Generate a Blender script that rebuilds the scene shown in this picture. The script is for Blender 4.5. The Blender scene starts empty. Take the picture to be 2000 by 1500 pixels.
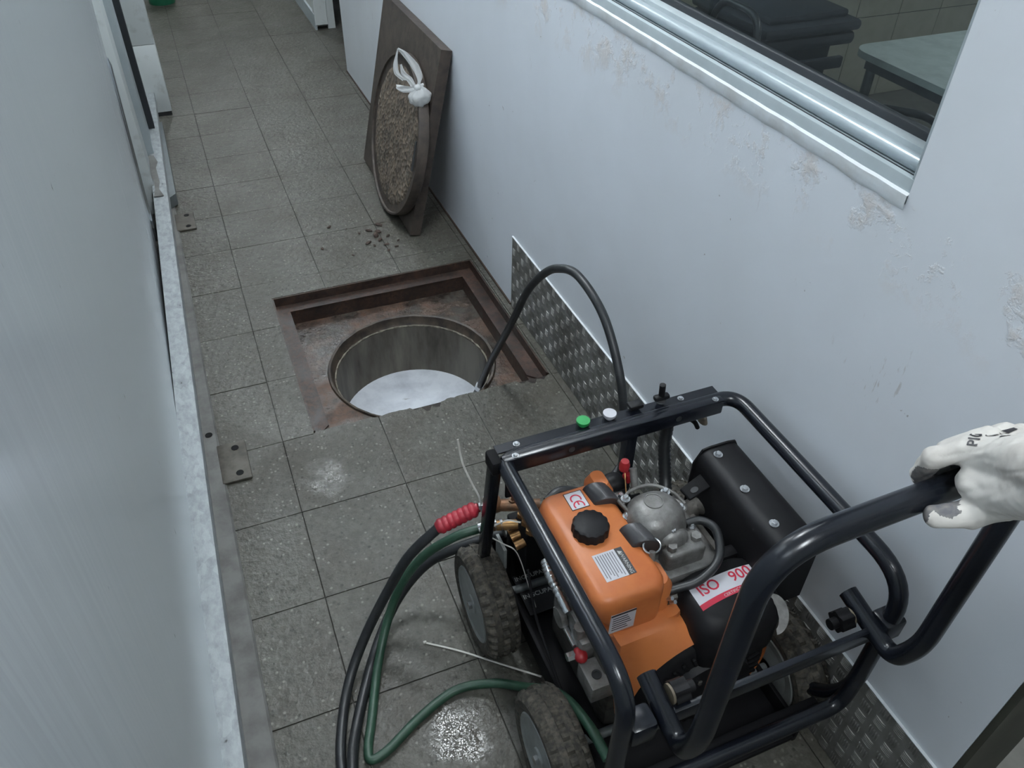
import bpy, bmesh, math, random
from mathutils import Vector, Matrix, noise
from mathutils.bvhtree import BVHTree
random.seed(4)
sc = bpy.context.scene
col = sc.collection
PI = math.pi

# ------------------------------------------------------------------ camera
cam_d = bpy.data.cameras.new('camera')
cam_d.sensor_width = 36.0
cam_d.lens = 28.135
cam_d.clip_start = 0.02
cam = bpy.data.objects.new('camera', cam_d)
col.objects.link(cam)
R_ = Vector((0.926, -0.378, 0.017)).normalized()
F_ = Vector((0.298, 0.700, -0.649)).normalized()
U_ = R_.cross(F_).normalized()
R_ = F_.cross(U_).normalized()
cam.matrix_world = Matrix(((R_.x, U_.x, -F_.x, -0.0397), (R_.y, U_.y, -F_.y, -1.8664), (R_.z, U_.z, -F_.z, 1.7298), (0, 0, 0, 1)))
sc.camera = cam

# ------------------------------------------------------------------ world, exposure
w = bpy.data.worlds.new('world')
sc.world = w
w.use_nodes = True
w.node_tree.nodes['Background'].inputs[0].default_value = (0.75, 0.85, 1.0, 1)
w.node_tree.nodes['Background'].inputs[1].default_value = 0.05
sc.view_settings.view_transform = 'Standard'
sc.view_settings.look = 'None'
sc.view_settings.gamma = 1.0
sc.view_settings.use_curve_mapping = False
sc.view_settings.exposure = 0.08
LAMP_POWER = 185.0
INNER_POWER = 70.0
CEIL = 2.75
LAMPS = [(0.56, 0.20), (0.33, 2.50), (0.37, 6.0), (0.33, -2.35)]  # last one is added behind the viewer to brighten the near wall

# ------------------------------------------------------------------ materials
MATS = {}
def lin(c):
    return tuple(((v / 255) / 12.92 if v / 255 <= 0.04045 else ((v / 255 + 0.055) / 1.055) ** 2.4) for v in c)

def nodes_of(name):
    m = bpy.data.materials.new(name)
    m.use_nodes = True
    nt = m.node_tree
    b = nt.nodes['Principled BSDF']
    return m, nt, b

def N(nt, t, **k):
    n = nt.nodes.new(t)
    for a, v in k.items():
        if a.startswith('i_'):
            n.inputs[a[2:].replace('_', ' ')].default_value = v
        else:
            setattr(n, a, v)
    return n

def ramp(nt, src, stops, interp='LINEAR'):
    r = nt.nodes.new('ShaderNodeValToRGB')
    r.color_ramp.interpolation = interp
    els = r.color_ramp.elements
    while len(els) < len(stops):
        els.new(0.5)
    for e, (p, c) in zip(els, stops):
        e.position = p
        e.color = (c, c, c, 1) if not hasattr(c, '__len__') else (*c[:3], 1)
    nt.links.new(src, r.inputs[0])
    return r.outputs[0]

def mixc(nt, f, a, b, mode='MIX'):
    n = nt.nodes.new('ShaderNodeMix')
    n.data_type = 'RGBA'
    n.blend_type = mode
    for s, v in ((n.inputs[0], f), (n.inputs[6], a), (n.inputs[7], b)):
        if hasattr(v, 'is_linked') or hasattr(v, 'links'):
            nt.links.new(v, s)
        elif hasattr(v, '__len__'):
            s.default_value = (*v[:3], 1)
        else:
            s.default_value = v
    return n.outputs[2]

def pos(nt, scale=(1, 1, 1)):
    g = nt.nodes.new('ShaderNodeNewGeometry')
    m = nt.nodes.new('ShaderNodeMapping')
    m.inputs['Scale'].default_value = scale
    nt.links.new(g.outputs['Position'], m.inputs['Vector'])
    return m.outputs[0]

def noise_tex(nt, vec, scale, detail=3, rough=0.55, out='Fac'):
    n = N(nt, 'ShaderNodeTexNoise')
    n.inputs['Scale'].default_value = scale
    n.inputs['Detail'].default_value = detail
    n.inputs['Roughness'].default_value = rough
    nt.links.new(vec, n.inputs['Vector'])
    return n.outputs[out]

def bump(nt, b, h, strength, dist=0.002, prev=None):
    n = N(nt, 'ShaderNodeBump')
    n.inputs['Strength'].default_value = strength
    n.inputs['Distance'].default_value = dist
    nt.links.new(h, n.inputs['Height'])
    if prev is not None:
        nt.links.new(prev, n.inputs['Normal'])
    nt.links.new(n.outputs[0], b.inputs['Normal'])
    return n.outputs[0]

def pm(name, c, rough=0.5, metal=0.0, c2=None, scale=12, lo=0.4, hi=0.65, bmp=0.0, bscale=80, rvar=0.0, spec=0.5, coat=0.0, stretch=(1, 1, 1)):
    if name in MATS:
        return MATS[name]
    m, nt, b = nodes_of(name)
    b.inputs['Roughness'].default_value = rough
    b.inputs['Metallic'].default_value = metal
    b.inputs['Specular IOR Level'].default_value = spec
    b.inputs['Coat Weight'].default_value = coat
    b.inputs['Coat Roughness'].default_value = 0.08
    v = pos(nt, stretch)
    nz = noise_tex(nt, v, scale, 5, 0.6)
    c2 = c2 or tuple(x * 0.8 for x in c)
    f = ramp(nt, nz, [(lo, 0.0), (hi, 1.0)])
    nt.links.new(mixc(nt, f, c, c2), b.inputs['Base Color'])
    if rvar:
        r = ramp(nt, nz, [(0.3, max(0.03, rough - rvar)), (0.7, min(1, rough + rvar))])
        nt.links.new(r, b.inputs['Roughness'])
    if bmp:
        bump(nt, b, noise_tex(nt, v, bscale, 4), bmp)
    MATS[name] = m
    return m

def emis(name, c, s):
    m, nt, b = nodes_of(name)
    b.inputs['Base Color'].default_value = (0.9, 0.9, 0.9, 1)
    b.inputs['Emission Color'].default_value = (*c, 1)
    b.inputs['Emission Strength'].default_value = s
    MATS[name] = m
    return m

def mat_terrazzo():
    m, nt, b = nodes_of('terrazzo')
    v = pos(nt)
    vo = N(nt, 'ShaderNodeTexVoronoi')
    vo.inputs['Scale'].default_value = 95
    nt.links.new(v, vo.inputs['Vector'])
    sep = N(nt, 'ShaderNodeSeparateColor')
    nt.links.new(vo.outputs['Color'], sep.inputs[0])
    big = noise_tex(nt, v, 2.2, 4)
    mid = noise_tex(nt, v, 38, 4, 0.65)
    fine = noise_tex(nt, v, 320, 2)
    base = mixc(nt, ramp(nt, big, [(0.3, 0), (0.7, 1)]), lin((97, 96, 89)), lin((82, 81, 75)))
    base = mixc(nt, ramp(nt, mid, [(0.40, 0), (0.70, 0.75)]), base, lin((66, 65, 60)))
    inside = ramp(nt, vo.outputs['Distance'], [(0.22, 1.0), (0.45, 0.0)])
    base = mixc(nt, ramp(nt, sep.outputs[2], [(0.0, 0.35), (0.4, 0.0)]), base, lin((66, 65, 60)))
    lightm = ramp(nt, sep.outputs[0], [(0.80, 0.0), (0.95, 0.8)])
    darkm = ramp(nt, sep.outputs[1], [(0.72, 0.0), (0.92, 0.75)])
    mul = N(nt, 'ShaderNodeMath', operation='MULTIPLY')
    nt.links.new(inside, mul.inputs[0]); nt.links.new(lightm, mul.inputs[1])
    mul2 = N(nt, 'ShaderNodeMath', operation='MULTIPLY')
    nt.links.new(inside, mul2.inputs[0]); nt.links.new(darkm, mul2.inputs[1])
    base = mixc(nt, mul2.outputs[0], base, lin((40, 40, 37)))
    base = mixc(nt, mul.outputs[0], base, lin((138, 136, 128)))
    dirt = noise_tex(nt, v, 4.0, 7, 0.72)
    base = mixc(nt, ramp(nt, dirt, [(0.42, 0), (0.85, 0.75)]), base, lin((58, 51, 40)))
    nt.links.new(base, b.inputs['Base Color'])
    # small wet patches left on the tiles
    wet = noise_tex(nt, v, 3.1, 3)
    r0 = ramp(nt, wet, [(0.30, 0.28), (0.62, 0.50)])
    acc = None
    for cx, cy, rad, amt in ((0.19, -1.06, 0.16, 1.0), (0.10, -0.19, 0.17, 0.74)):
        d = N(nt, 'ShaderNodeVectorMath', operation='DISTANCE')
        nt.links.new(v, d.inputs[0]); d.inputs[1].default_value = (cx, cy, 0)
        dv = N(nt, 'ShaderNodeMath', operation='DIVIDE'); dv.inputs[1].default_value = rad
        nt.links.new(d.outputs['Value'], dv.inputs[0])
        ad = N(nt, 'ShaderNodeMath', operation='MULTIPLY_ADD'); ad.inputs[1].default_value = 1.1
        nt.links.new(noise_tex(nt, v, 14, 4), ad.inputs[0]); nt.links.new(dv.outputs[0], ad.inputs[2])
        k = ramp(nt, ad.outputs[0], [(0.72, amt), (1.0, 0.0)])
        if acc is None: acc = k
        else:
            mx = N(nt, 'ShaderNodeMath', operation='MAXIMUM')
            nt.links.new(acc, mx.inputs[0]); nt.links.new(k, mx.inputs[1]); acc = mx.outputs[0]
    nt.links.new(mixc(nt, acc, r0, (0.10, 0.10, 0.10)), b.inputs['Roughness'])
    hb = noise_tex(nt, v, 48, 3)
    n1 = bump(nt, b, hb, 0.55, 0.008)
    bump(nt, b, fine, 0.10, 0.001, n1)
    nt.links.new(mixc(nt, acc, (0.30, 0.30, 0.30), (0.6, 0.6, 0.6)), b.inputs['Specular IOR Level'])
    MATS['terrazzo'] = m
    return m

def mat_wall():
    m, nt, b = nodes_of('painted_plaster')
    v = pos(nt)
    big = noise_tex(nt, v, 1.6, 4)
    base = mixc(nt, ramp(nt, big, [(0.35, 0), (0.7, 1)]), lin((216, 221, 228)), lin((206, 210, 215)))
    # worn, patched plaster just below the window ledge
    sp = N(nt, 'ShaderNodeSeparateXYZ')
    nt.links.new(v, sp.inputs[0])
    zs = N(nt, 'ShaderNodeMath', operation='SUBTRACT')
    nt.links.new(sp.outputs['Z'], zs.inputs[0]); zs.inputs[1].default_value = 0.6
    band = ramp(nt, zs.outputs[0], [(0.40, 0.0), (0.50, 1.0), (0.565, 1.0), (0.57, 0.0)])
    patch = noise_tex(nt, v, 9, 6, 0.7)
    pmask = N(nt, 'ShaderNodeMath', operation='MULTIPLY')
    nt.links.new(band, pmask.inputs[0])
    nt.links.new(ramp(nt, patch, [(0.50, 0), (0.60, 0.8)]), pmask.inputs[1])
    base = mixc(nt, pmask.outputs[0], base, lin((204, 199, 196)))
    # thin vertical scuffs
    sv = pos(nt, (1, 1, 0.22))
    sc_ = noise_tex(nt, sv, 75, 3, 0.6)
    reg = noise_tex(nt, v, 2.6, 3)
    sm = N(nt, 'ShaderNodeMath', operation='MULTIPLY')
    nt.links.new(ramp(nt, sc_, [(0.66, 0), (0.72, 0.5)]), sm.inputs[0])
    nt.links.new(ramp(nt, reg, [(0.56, 0), (0.66, 1)]), sm.inputs[1])
    base = mixc(nt, sm.outputs[0], base, lin((158, 150, 146)))
    spk = noise_tex(nt, v, 48, 2)
    base = mixc(nt, ramp(nt, spk, [(0.775, 0), (0.80, 0.6)]), base, lin((112, 104, 98)))
    nt.links.new(base, b.inputs['Base Color'])
    b.inputs['Roughness'].default_value = 0.5
    n1 = bump(nt, b, noise_tex(nt, v, 14, 4), 0.05, 0.004)
    hm = N(nt, 'ShaderNodeMath', operation='MULTIPLY')
    nt.links.new(pmask.outputs[0], hm.inputs[0])
    nt.links.new(noise_tex(nt, v, 60, 4), hm.inputs[1])
    bump(nt, b, hm.outputs[0], 0.7, 0.004, n1)
    MATS['wall'] = m
    return m

def mat_galv():
    m, nt, b = nodes_of('galvanised_steel')
    v = pos(nt, (1, 0.55, 1))
    vo = N(nt, 'ShaderNodeTexVoronoi')
    vo.inputs['Scale'].default_value = 55
    nt.links.new(v, vo.inputs['Vector'])
    sep = N(nt, 'ShaderNodeSeparateColor')
    nt.links.new(vo.outputs['Color'], sep.inputs[0])
    n = noise_tex(nt, v, 60, 5, 0.65)
    base = mixc(nt, ramp(nt, n, [(0.35, 0), (0.65, 1)]), lin((160, 165, 167)), lin((134, 139, 141)))
    base = mixc(nt, ramp(nt, sep.outputs[0], [(0.2, 0), (1, 0.35)]), base, lin((185, 190, 192)))
    dots = noise_tex(nt, v, 60, 2)
    base = mixc(nt, ramp(nt, dots, [(0.73, 0), (0.77, 0.8)]), base, lin((60, 58, 55)))
    nt.links.new(base, b.inputs['Base Color'])
    b.inputs['Metallic'].default_value = 0.35
    b.inputs['Roughness'].default_value = 0.5
    bump(nt, b, n, 0.25, 0.002)
    MATS['galv'] = m
    return m

def mat_panel():
    m, nt, b = nodes_of('satin_sheet_metal')
    v = pos(nt, (1, 60, 1.2))
    n = noise_tex(nt, v, 2.2, 5, 0.6)
    base = mixc(nt, ramp(nt, n, [(0.35, 0), (0.65, 1)]), lin((217, 224, 230)), lin((207, 214, 220)))
    v2 = pos(nt)
    mk = noise_tex(nt, pos(nt, (1, 14, 4)), 5, 3)
    base = mixc(nt, ramp(nt, mk, [(0.745, 0), (0.77, 0.6)]), base, lin((110, 112, 112)))
    nt.links.new(base, b.inputs['Base Color'])
    b.inputs['Metallic'].default_value = 0.40
    nt.links.new(ramp(nt, n, [(0.3, 0.19), (0.7, 0.25)]), b.inputs['Roughness'])
    n1 = bump(nt, b, n, 0.02, 0.0006)
    bump(nt, b, noise_tex(nt, v2, 2.5, 2), 0.06, 0.012, n1)
    MATS['panel'] = m
    return m

def mat_rust():
    m, nt, b = nodes_of('rusty_iron')
    v = pos(nt)
    n = noise_tex(nt, v, 14, 6, 0.7)
    n2 = noise_tex(nt, v, 70, 4, 0.7)
    base = mixc(nt, ramp(nt, n, [(0.35, 0), (0.65, 1)]), lin((38, 30, 27)), lin((80, 58, 47)))
    base = mixc(nt, ramp(nt, n2, [(0.42, 0), (0.68, 0.85)]), base, lin((28, 23, 21)))
    nt.links.new(base, b.inputs['Base Color'])
    nt.links.new(ramp(nt, n, [(0.3, 0.3), (0.7, 0.7)]), b.inputs['Roughness'])
    bump(nt, b, n2, 0.35, 0.003)
    MATS['rust'] = m
    return m

def mat_pitslab():
    m, nt, b = nodes_of('wet_pit_concrete')
    v = pos(nt)
    n = noise_tex(nt, v, 5, 6, 0.7)
    n2 = noise_tex(nt, v, 60, 4, 0.7)
    n3 = noise_tex(nt, v, 13, 5, 0.7)
    base = mixc(nt, ramp(nt, n, [(0.40, 0), (0.58, 1)]), lin((92, 66, 50)), lin((78, 74, 69)))
    base = mixc(nt, ramp(nt, n3, [(0.45, 0), (0.65, 0.85)]), base, lin((40, 31, 27)))
    base = mixc(nt, ramp(nt, n2, [(0.5, 0), (0.75, 0.7)]), base, lin((36, 30, 27)))
    base = mixc(nt, ramp(nt, n3, [(0.24, 0.8), (0.33, 0.0)]), base, lin((138, 120, 102)))
    nt.links.new(base, b.inputs['Base Color'])
    nt.links.new(ramp(nt, n, [(0.40, 0.6), (0.55, 0.14)]), b.inputs['Roughness'])
    bump(nt, b, n2, 0.6, 0.005)
    MATS['pitslab'] = m
    return m

def mat_aggregate():
    m, nt, b = nodes_of('pebbly_concrete')
    v = pos(nt)
    vo = N(nt, 'ShaderNodeTexVoronoi')
    vo.inputs['Scale'].default_value = 62
    nt.links.new(v, vo.inputs['Vector'])
    sep = N(nt, 'ShaderNodeSeparateColor')
    nt.links.new(vo.outputs['Color'], sep.inputs[0])
    n = noise_tex(nt, v, 9, 5)
    base = mixc(nt, ramp(nt, n, [(0.35, 0), (0.65, 1)]), lin((100, 90, 78)), lin((72, 67, 59)))
    base = mixc(nt, ramp(nt, sep.outputs[0], [(0.3, 0), (1, 0.55)]), base, lin((140, 122, 106)))
    base = mixc(nt, ramp(nt, sep.outputs[1], [(0.6, 0), (1, 0.7)]), base, lin((62, 56, 48)))
    nt.links.new(base, b.inputs['Base Color'])
    b.inputs['Roughness'].default_value = 0.85
    n1 = bump(nt, b, vo.outputs['Distance'], 0.9, 0.006)
    bump(nt, b, n, 0.4, 0.006, n1)
    MATS['aggregate'] = m
    return m

def mat_water():
    m, nt, b = nodes_of('milky_water')
    v = pos(nt)
    n = noise_tex(nt, v, 9, 5, 0.6)
    base = mixc(nt, ramp(nt, n, [(0.45, 0), (0.75, 1)]), lin((226, 230, 236)), lin((188, 192, 200)))
    d = noise_tex(nt, pos(nt, (1, 1.6, 1)), 11, 3)
    base = mixc(nt, ramp(nt, d, [(0.70, 0), (0.78, 0.8)]), base, lin((120, 118, 116)))
    nt.links.new(base, b.inputs['Base Color'])
    b.inputs['Roughness'].default_value = 0.12
    b.inputs['Subsurface Weight'].default_value = 0.2
    b.inputs['Subsurface Radius'].default_value = (0.02, 0.02, 0.02)
    bump(nt, b, n, 0.12, 0.004)
    MATS['water'] = m
    return m

def mat_glass():
    m = bpy.data.materials.new('window_glass')
    m.use_nodes = True
    nt = m.node_tree
    nt.nodes.remove(nt.nodes['Principled BSDF'])
    out = nt.nodes['Material Output']
    lw = N(nt, 'ShaderNodeLayerWeight')
    pw5 = N(nt, 'ShaderNodeMath', operation='POWER'); pw5.inputs[1].default_value = 5.0
    nt.links.new(lw.outputs['Facing'], pw5.inputs[0])
    fr = N(nt, 'ShaderNodeMath', operation='MULTIPLY_ADD'); fr.inputs[1].default_value = 0.92; fr.inputs[2].default_value = 0.045
    nt.links.new(pw5.outputs[0], fr.inputs[0])
    tr = N(nt, 'ShaderNodeBsdfTransparent'); tr.inputs[0].default_value = (0.80, 0.85, 0.86, 1)
    gl = N(nt, 'ShaderNodeBsdfGlossy'); gl.inputs[1].default_value = 0.02
    mx = N(nt, 'ShaderNodeMixShader')
    nt.links.new(fr.outputs[0], mx.inputs[0])
    nt.links.new(tr.outputs[0], mx.inputs[1])
    nt.links.new(gl.outputs[0], mx.inputs[2])
    nt.links.new(mx.outputs[0], out.inputs[0])
    MATS['glass'] = m
    return m

def mat_bag():
    m, nt, b = nodes_of('thin_white_plastic')
    b.inputs['Base Color'].default_value = (*lin((232, 234, 234)), 1)
    b.inputs['Roughness'].default_value = 0.3
    out = nt.nodes['Material Output']
    tl = N(nt, 'ShaderNodeBsdfTranslucent'); tl.inputs[0].default_value = (0.8, 0.82, 0.82, 1)
    tp = N(nt, 'ShaderNodeBsdfTransparent')
    m1 = N(nt, 'ShaderNodeMixShader'); m1.inputs[0].default_value = 0.3
    m2 = N(nt, 'ShaderNodeMixShader'); m2.inputs[0].default_value = 0.12
    nt.links.new(b.outputs[0], m1.inputs[1]); nt.links.new(tl.outputs[0], m1.inputs[2])
    nt.links.new(m1.outputs[0], m2.inputs[1]); nt.links.new(tp.outputs[0], m2.inputs[2])
    nt.links.new(m2.outputs[0], out.inputs[0])
    bump(nt, b, noise_tex(nt, pos(nt), 90, 3), 0.5, 0.004)
    MATS['bag'] = m
    return m

mat_terrazzo(); mat_wall(); mat_galv(); mat_panel(); mat_rust(); mat_pitslab(); mat_aggregate(); mat_water(); mat_glass(); mat_bag()
M = MATS
pm('mortar', lin((54, 53, 49)), 0.9, c2=lin((30, 29, 27)), scale=2.6, lo=0.48, hi=0.6)
pm('ceiling', lin((214, 216, 214)), 0.8)
pm('wall_plain', lin((206, 210, 208)), 0.6, c2=lin((196, 198, 194)))
pm('white_clad', lin((206, 212, 212)), 0.45, c2=lin((180, 184, 182)), scale=18, lo=0.55, hi=0.75)
pm('dark_base', lin((42, 44, 46)), 0.6)
pm('alu', lin((164, 175, 180)), 0.30, 0.2, c2=lin((158, 169, 175)))
pm('alu_flat', lin((176, 186, 190)), 0.5, 0.1, c2=lin((168, 178, 182)))
pm('gasket', lin((40, 44, 48)), 0.5)
pm('ledge_paint', lin((216, 222, 226)), 0.5, c2=lin((200, 202, 202)), bmp=0.5, bscale=60)
pm('black_paint', lin((17, 20, 27)), 0.25, c2=lin((22, 25, 31)), scale=6, spec=0.4)
pm('black_flat', lin((17, 17, 19)), 0.65, c2=lin((12, 12, 14)), spec=0.15)
pm('black_plastic', lin((20, 20, 22)), 0.48, c2=lin((25, 25, 27)), spec=0.2)
pm('rubber_grey', lin((40, 41, 42)), 0.5, c2=lin((52, 53, 53)), scale=30)
pm('hose_black', lin((28, 30, 32)), 0.42, c2=lin((38, 40, 42)), scale=30)
pm('hose_green', lin((34, 66, 50)), 0.45, c2=lin((46, 74, 58)), scale=40)
pm('red_rubber', lin((170, 42, 56)), 0.45, c2=lin((142, 34, 46)), scale=50)
pm('red_plastic', lin((150, 30, 36)), 0.4)
pm('tyre', lin((52, 50, 46)), 0.85, c2=lin((84, 79, 70)), scale=90, bmp=0.15, bscale=220)
pm('hub_grey', lin((138, 142, 141)), 0.45, c2=lin((122, 125, 122)), scale=20)
pm('orange', lin((196, 116, 64)), 0.42, c2=lin((176, 96, 50)), scale=7)
pm('silver', lin((128, 127, 125)), 0.42, 0.35, c2=lin((96, 94, 91)), scale=35, bmp=0.3, bscale=160)
pm('silver_dark', lin((92, 89, 85)), 0.5, 0.3, c2=lin((58, 55, 51)), scale=35, bmp=0.4, bscale=120)
pm('bolt', lin((200, 202, 204)), 0.25, 0.9)
pm('brass', lin((150, 116, 72)), 0.4, 0.7, c2=lin((110, 82, 58)), scale=50)
pm('copper_old', lin((128, 92, 66)), 0.5, 0.6, c2=lin((90, 70, 54)), scale=60)
pm('tie_white', lin((216, 214, 206)), 0.4)
pm('label_white', lin((200, 200, 206)), 0.4, c2=lin((188, 188, 194)))
pm('ink', lin((36, 34, 38)), 0.5)
pm('ink_grey', lin((120, 118, 124)), 0.5)
pm('red_print', lin((190, 34, 62)), 0.45)
pm('label_black', lin((40, 40, 42)), 0.45)
pm('print_white', lin((190, 192, 190)), 0.5)
pm('tread_plate', lin((132, 132, 129)), 0.5, 0.3, c2=lin((96, 94, 89)), scale=9, lo=0.4, hi=0.7, rvar=0.12)
pm('cover_iron', lin((74, 65, 58)), 0.6, 0.05, c2=lin((44, 38, 35)), scale=24, lo=0.35, hi=0.7, bmp=0.5, bscale=70)
pm('shaft', lin((112, 107, 97)), 0.6, c2=lin((58, 51, 43)), scale=9, lo=0.42, hi=0.68, bmp=0.4, bscale=40, stretch=(1, 1, 0.22))
pm('rim_worn', lin((74, 64, 54)), 0.5, c2=lin((36, 29, 25)), scale=26, bmp=0.5, bscale=80)
pm('debris_brown', lin((58, 42, 34)), 0.8, c2=lin((48, 38, 32)), scale=60, bmp=0.4)
pm('tan', lin((134, 124, 106)), 0.6, c2=lin((110, 100, 84)), scale=40)
pm('green_plastic', lin((24, 122, 66)), 0.4)
pm('cap_green', lin((40, 150, 78)), 0.4)
pm('bucket_green', lin((30, 100, 72)), 0.4)
pm('glove', lin((206, 202, 196)), 0.85, c2=lin((174, 167, 160)), scale=14, lo=0.45, hi=0.75, bmp=0.35, bscale=70)
pm('glove_dirt', lin((92, 92, 96)), 0.7, c2=lin((128, 124, 120)), scale=60)
pm('sleeve', lin((58, 66, 82)), 0.85)
pm('bin_black', lin((46, 50, 56)), 0.5)
pm('table_top', lin((206, 216, 212)), 0.35)
pm('steel_leg', lin((120, 126, 128)), 0.4, 0.4)
pm('chair_black', lin((40, 42, 44)), 0.35)
pm('chair_grey', lin((138, 146, 146)), 0.5)
pm('int_tile', lin((176, 172, 158)), 0.3, c2=lin((168, 164, 150)))
pm('int_floor', lin((120, 118, 112)), 0.5)
pm('int_wall', lin((170, 168, 158)), 0.6)
pm('dirty_steel', lin((110, 110, 107)), 0.6, 0.2, c2=lin((86, 85, 82)), scale=14, bmp=0.3)
pm('dark_olive', lin((62, 62, 54)), 0.5, c2=lin((50, 50, 44)))
pm('clamp_grey', lin((66, 66, 68)), 0.4, 0.3, c2=lin((48, 48, 50)))
pm('pipe_lip', lin((136, 130, 116)), 0.7, c2=lin((70, 62, 52)), scale=40)
pm('chrome', lin((200, 206, 210)), 0.18, 0.9, c2=lin((180, 186, 190)))
pm('foot_steel', lin((92, 88, 80)), 0.6, 0.2, c2=lin((62, 58, 52)), scale=20, bmp=0.3)
pm('pit_dirt', lin((44, 36, 31)), 0.8, c2=lin((26, 21, 18)), scale=50, bmp=0.6, bscale=90)
pm('weld', lin((52, 54, 58)), 0.5)
emis('tube_glow', (0.90, 0.955, 1.0), LAMP_POWER)
emis('tube_glow_dim', (0.9, 0.96, 1.0), INNER_POWER)

# ------------------------------------------------------------------ mesh helpers
ORIGIN = {}

class MB:
    def __init__(s):
        s.bm = bmesh.new()
    def _add(s, t):
        me = bpy.data.meshes.new('t')
        t.to_mesh(me); t.free()
        s.bm.from_mesh(me)
        bpy.data.meshes.remove(me)
        return s
    def box(s, x0, x1, y0, y1, z0, z1, bev=0.0, seg=2, rot=None):
        t = bmesh.new()
        bmesh.ops.create_cube(t, size=1)
        for v in t.verts:
            v.co = Vector(((v.co.x + .5) * (x1 - x0) + x0, (v.co.y + .5) * (y1 - y0) + y0, (v.co.z + .5) * (z1 - z0) + z0))
        if bev:
            bmesh.ops.bevel(t, geom=t.edges[:], offset=bev, segments=seg, affect='EDGES', profile=0.5)
        if rot:
            bmesh.ops.rotate(t, verts=t.verts, cent=rot[0], matrix=Matrix.Rotation(rot[1], 3, rot[2]))
        return s._add(t)
    def prism(s, pts, vec, bev=0.0, seg=2):
        t = bmesh.new()
        vec = Vector(vec)
        a = [t.verts.new(Vector(p)) for p in pts]
        b = [t.verts.new(Vector(p) + vec) for p in pts]
        n = len(pts)
        t.faces.new(a); t.faces.new(b[::-1])
        for i in range(n):
            t.faces.new((a[i], b[i], b[(i + 1) % n], a[(i + 1) % n]))
        bmesh.ops.recalc_face_normals(t, faces=t.faces)
        if bev:
            bmesh.ops.bevel(t, geom=t.edges[:], offset=bev, segments=seg, affect='EDGES', profile=0.5)
        return s._add(t)
    def tube(s, pts, r, n=12, cap=True, flat=None):
        pts = [Vector(p) for p in pts]
        rs = r if hasattr(r, '__len__') else [r] * len(pts)
        bm = s.bm
        d = [(pts[min(i + 1, len(pts) - 1)] - pts[max(i - 1, 0)]).normalized() for i in range(len(pts))]
        up = Vector((0, 0, 1)) if abs(d[0].z) < 0.9 else Vector((0, 1, 0))
        a = d[0].cross(up).normalized()
        rings = []
        for i, p in enumerate(pts):
            a = (a - d[i] * a.dot(d[i])).normalized()
            b = d[i].cross(a)
            k = flat or 1.0
            rings.append([bm.verts.new(p + (a * math.cos(2 * PI * j / n) + b * math.sin(2 * PI * j / n) * k) * rs[i]) for j in range(n)])
        for i in range(len(rings) - 1):
            for j in range(n):
                bm.faces.new((rings[i][j], rings[i][(j + 1) % n], rings[i + 1][(j + 1) % n], rings[i + 1][j]))
        if cap:
            bm.faces.new(rings[0][::-1]); bm.faces.new(rings[-1])
        return s
    def cyl(s, p0, p1, r, n=16, r2=None):
        return s.tube([p0, p1], [r, r if r2 is None else r2], n)
    def lathe(s, prof, o, axis='z', n=24, close=False):
        o = Vector(o)
        ex = {'z': (Vector((1, 0, 0)), Vector((0, 1, 0)), Vector((0, 0, 1))), 'x': (Vector((0, 1, 0)), Vector((0, 0, 1)), Vector((1, 0, 0))), 'y': (Vector((0, 0, 1)), Vector((1, 0, 0)), Vector((0, 1, 0)))}[axis] if isinstance(axis, str) else axis
        bm = s.bm
        rings = []
        for r, h in prof:
            rings.append([bm.verts.new(o + ex[2] * h + (ex[0] * math.cos(2 * PI * j / n) + ex[1] * math.sin(2 * PI * j / n)) * max(r, 1e-5)) for j in range(n)])
        L = list(zip(rings, rings[1:]))
        if close:
            L.append((rings[-1], rings[0]))
        for A, B in L:
            for j in range(n):
                bm.faces.new((A[j], A[(j + 1) % n], B[(j + 1) % n], B[j]))
        if not close:
            bm.faces.new(rings[0][::-1]); bm.faces.new(rings[-1])
        return s
    def ball(s, c, r, n=12):
        t = bmesh.new()
        bmesh.ops.create_uvsphere(t, u_segments=n, v_segments=max(6, n // 2), radius=1)
        r = r if hasattr(r, '__len__') else (r, r, r)
        for v in t.verts:
            v.co = Vector((v.co.x * r[0] + c[0], v.co.y * r[1] + c[1], v.co.z * r[2] + c[2]))
        return s._add(t)
    def grid(s, rows):
        bm = s.bm
        V = [[bm.verts.new(Vector(p)) for p in r] for r in rows]
        for i in range(len(V) - 1):
            for j in range(len(V[0]) - 1):
                bm.faces.new((V[i][j], V[i][j + 1], V[i + 1][j + 1], V[i + 1][j]))
        return s
    def mesh(s, name, mat, off=(0, 0, 0), smooth=40, recalc=True):
        if recalc:
            bmesh.ops.recalc_face_normals(s.bm, faces=s.bm.faces)
        off = Vector(off)
        for v in s.bm.verts:
            v.co -= off
        me = bpy.data.meshes.new(name)
        s.bm.to_mesh(me); s.bm.free()
        me.materials.append(M[mat] if isinstance(mat, str) else mat)
        if smooth:
            me.polygons.foreach_set('use_smooth', [True] * len(me.polygons))
            me.set_sharp_from_angle(angle=math.radians(smooth))
        return me
    def build(s, name, mat, parent=None, smooth=40, origin=None, recalc=True):
        o_ = ORIGIN.get(parent.name, Vector()) if parent else Vector(origin or (0, 0, 0))
        me = s.mesh(name, mat, o_, smooth, recalc)
        ob = bpy.data.objects.new(name, me)
        col.objects.link(ob)
        if parent:
            ob.parent = parent
        else:
            ob.location = o_
        ORIGIN[ob.name] = Vector(o_)
        return ob

def tag(o, label, cat, group=None, kind=None):
    o['label'] = label; o['category'] = cat
    if group: o['group'] = group
    if kind: o['kind'] = kind
    return o

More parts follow.
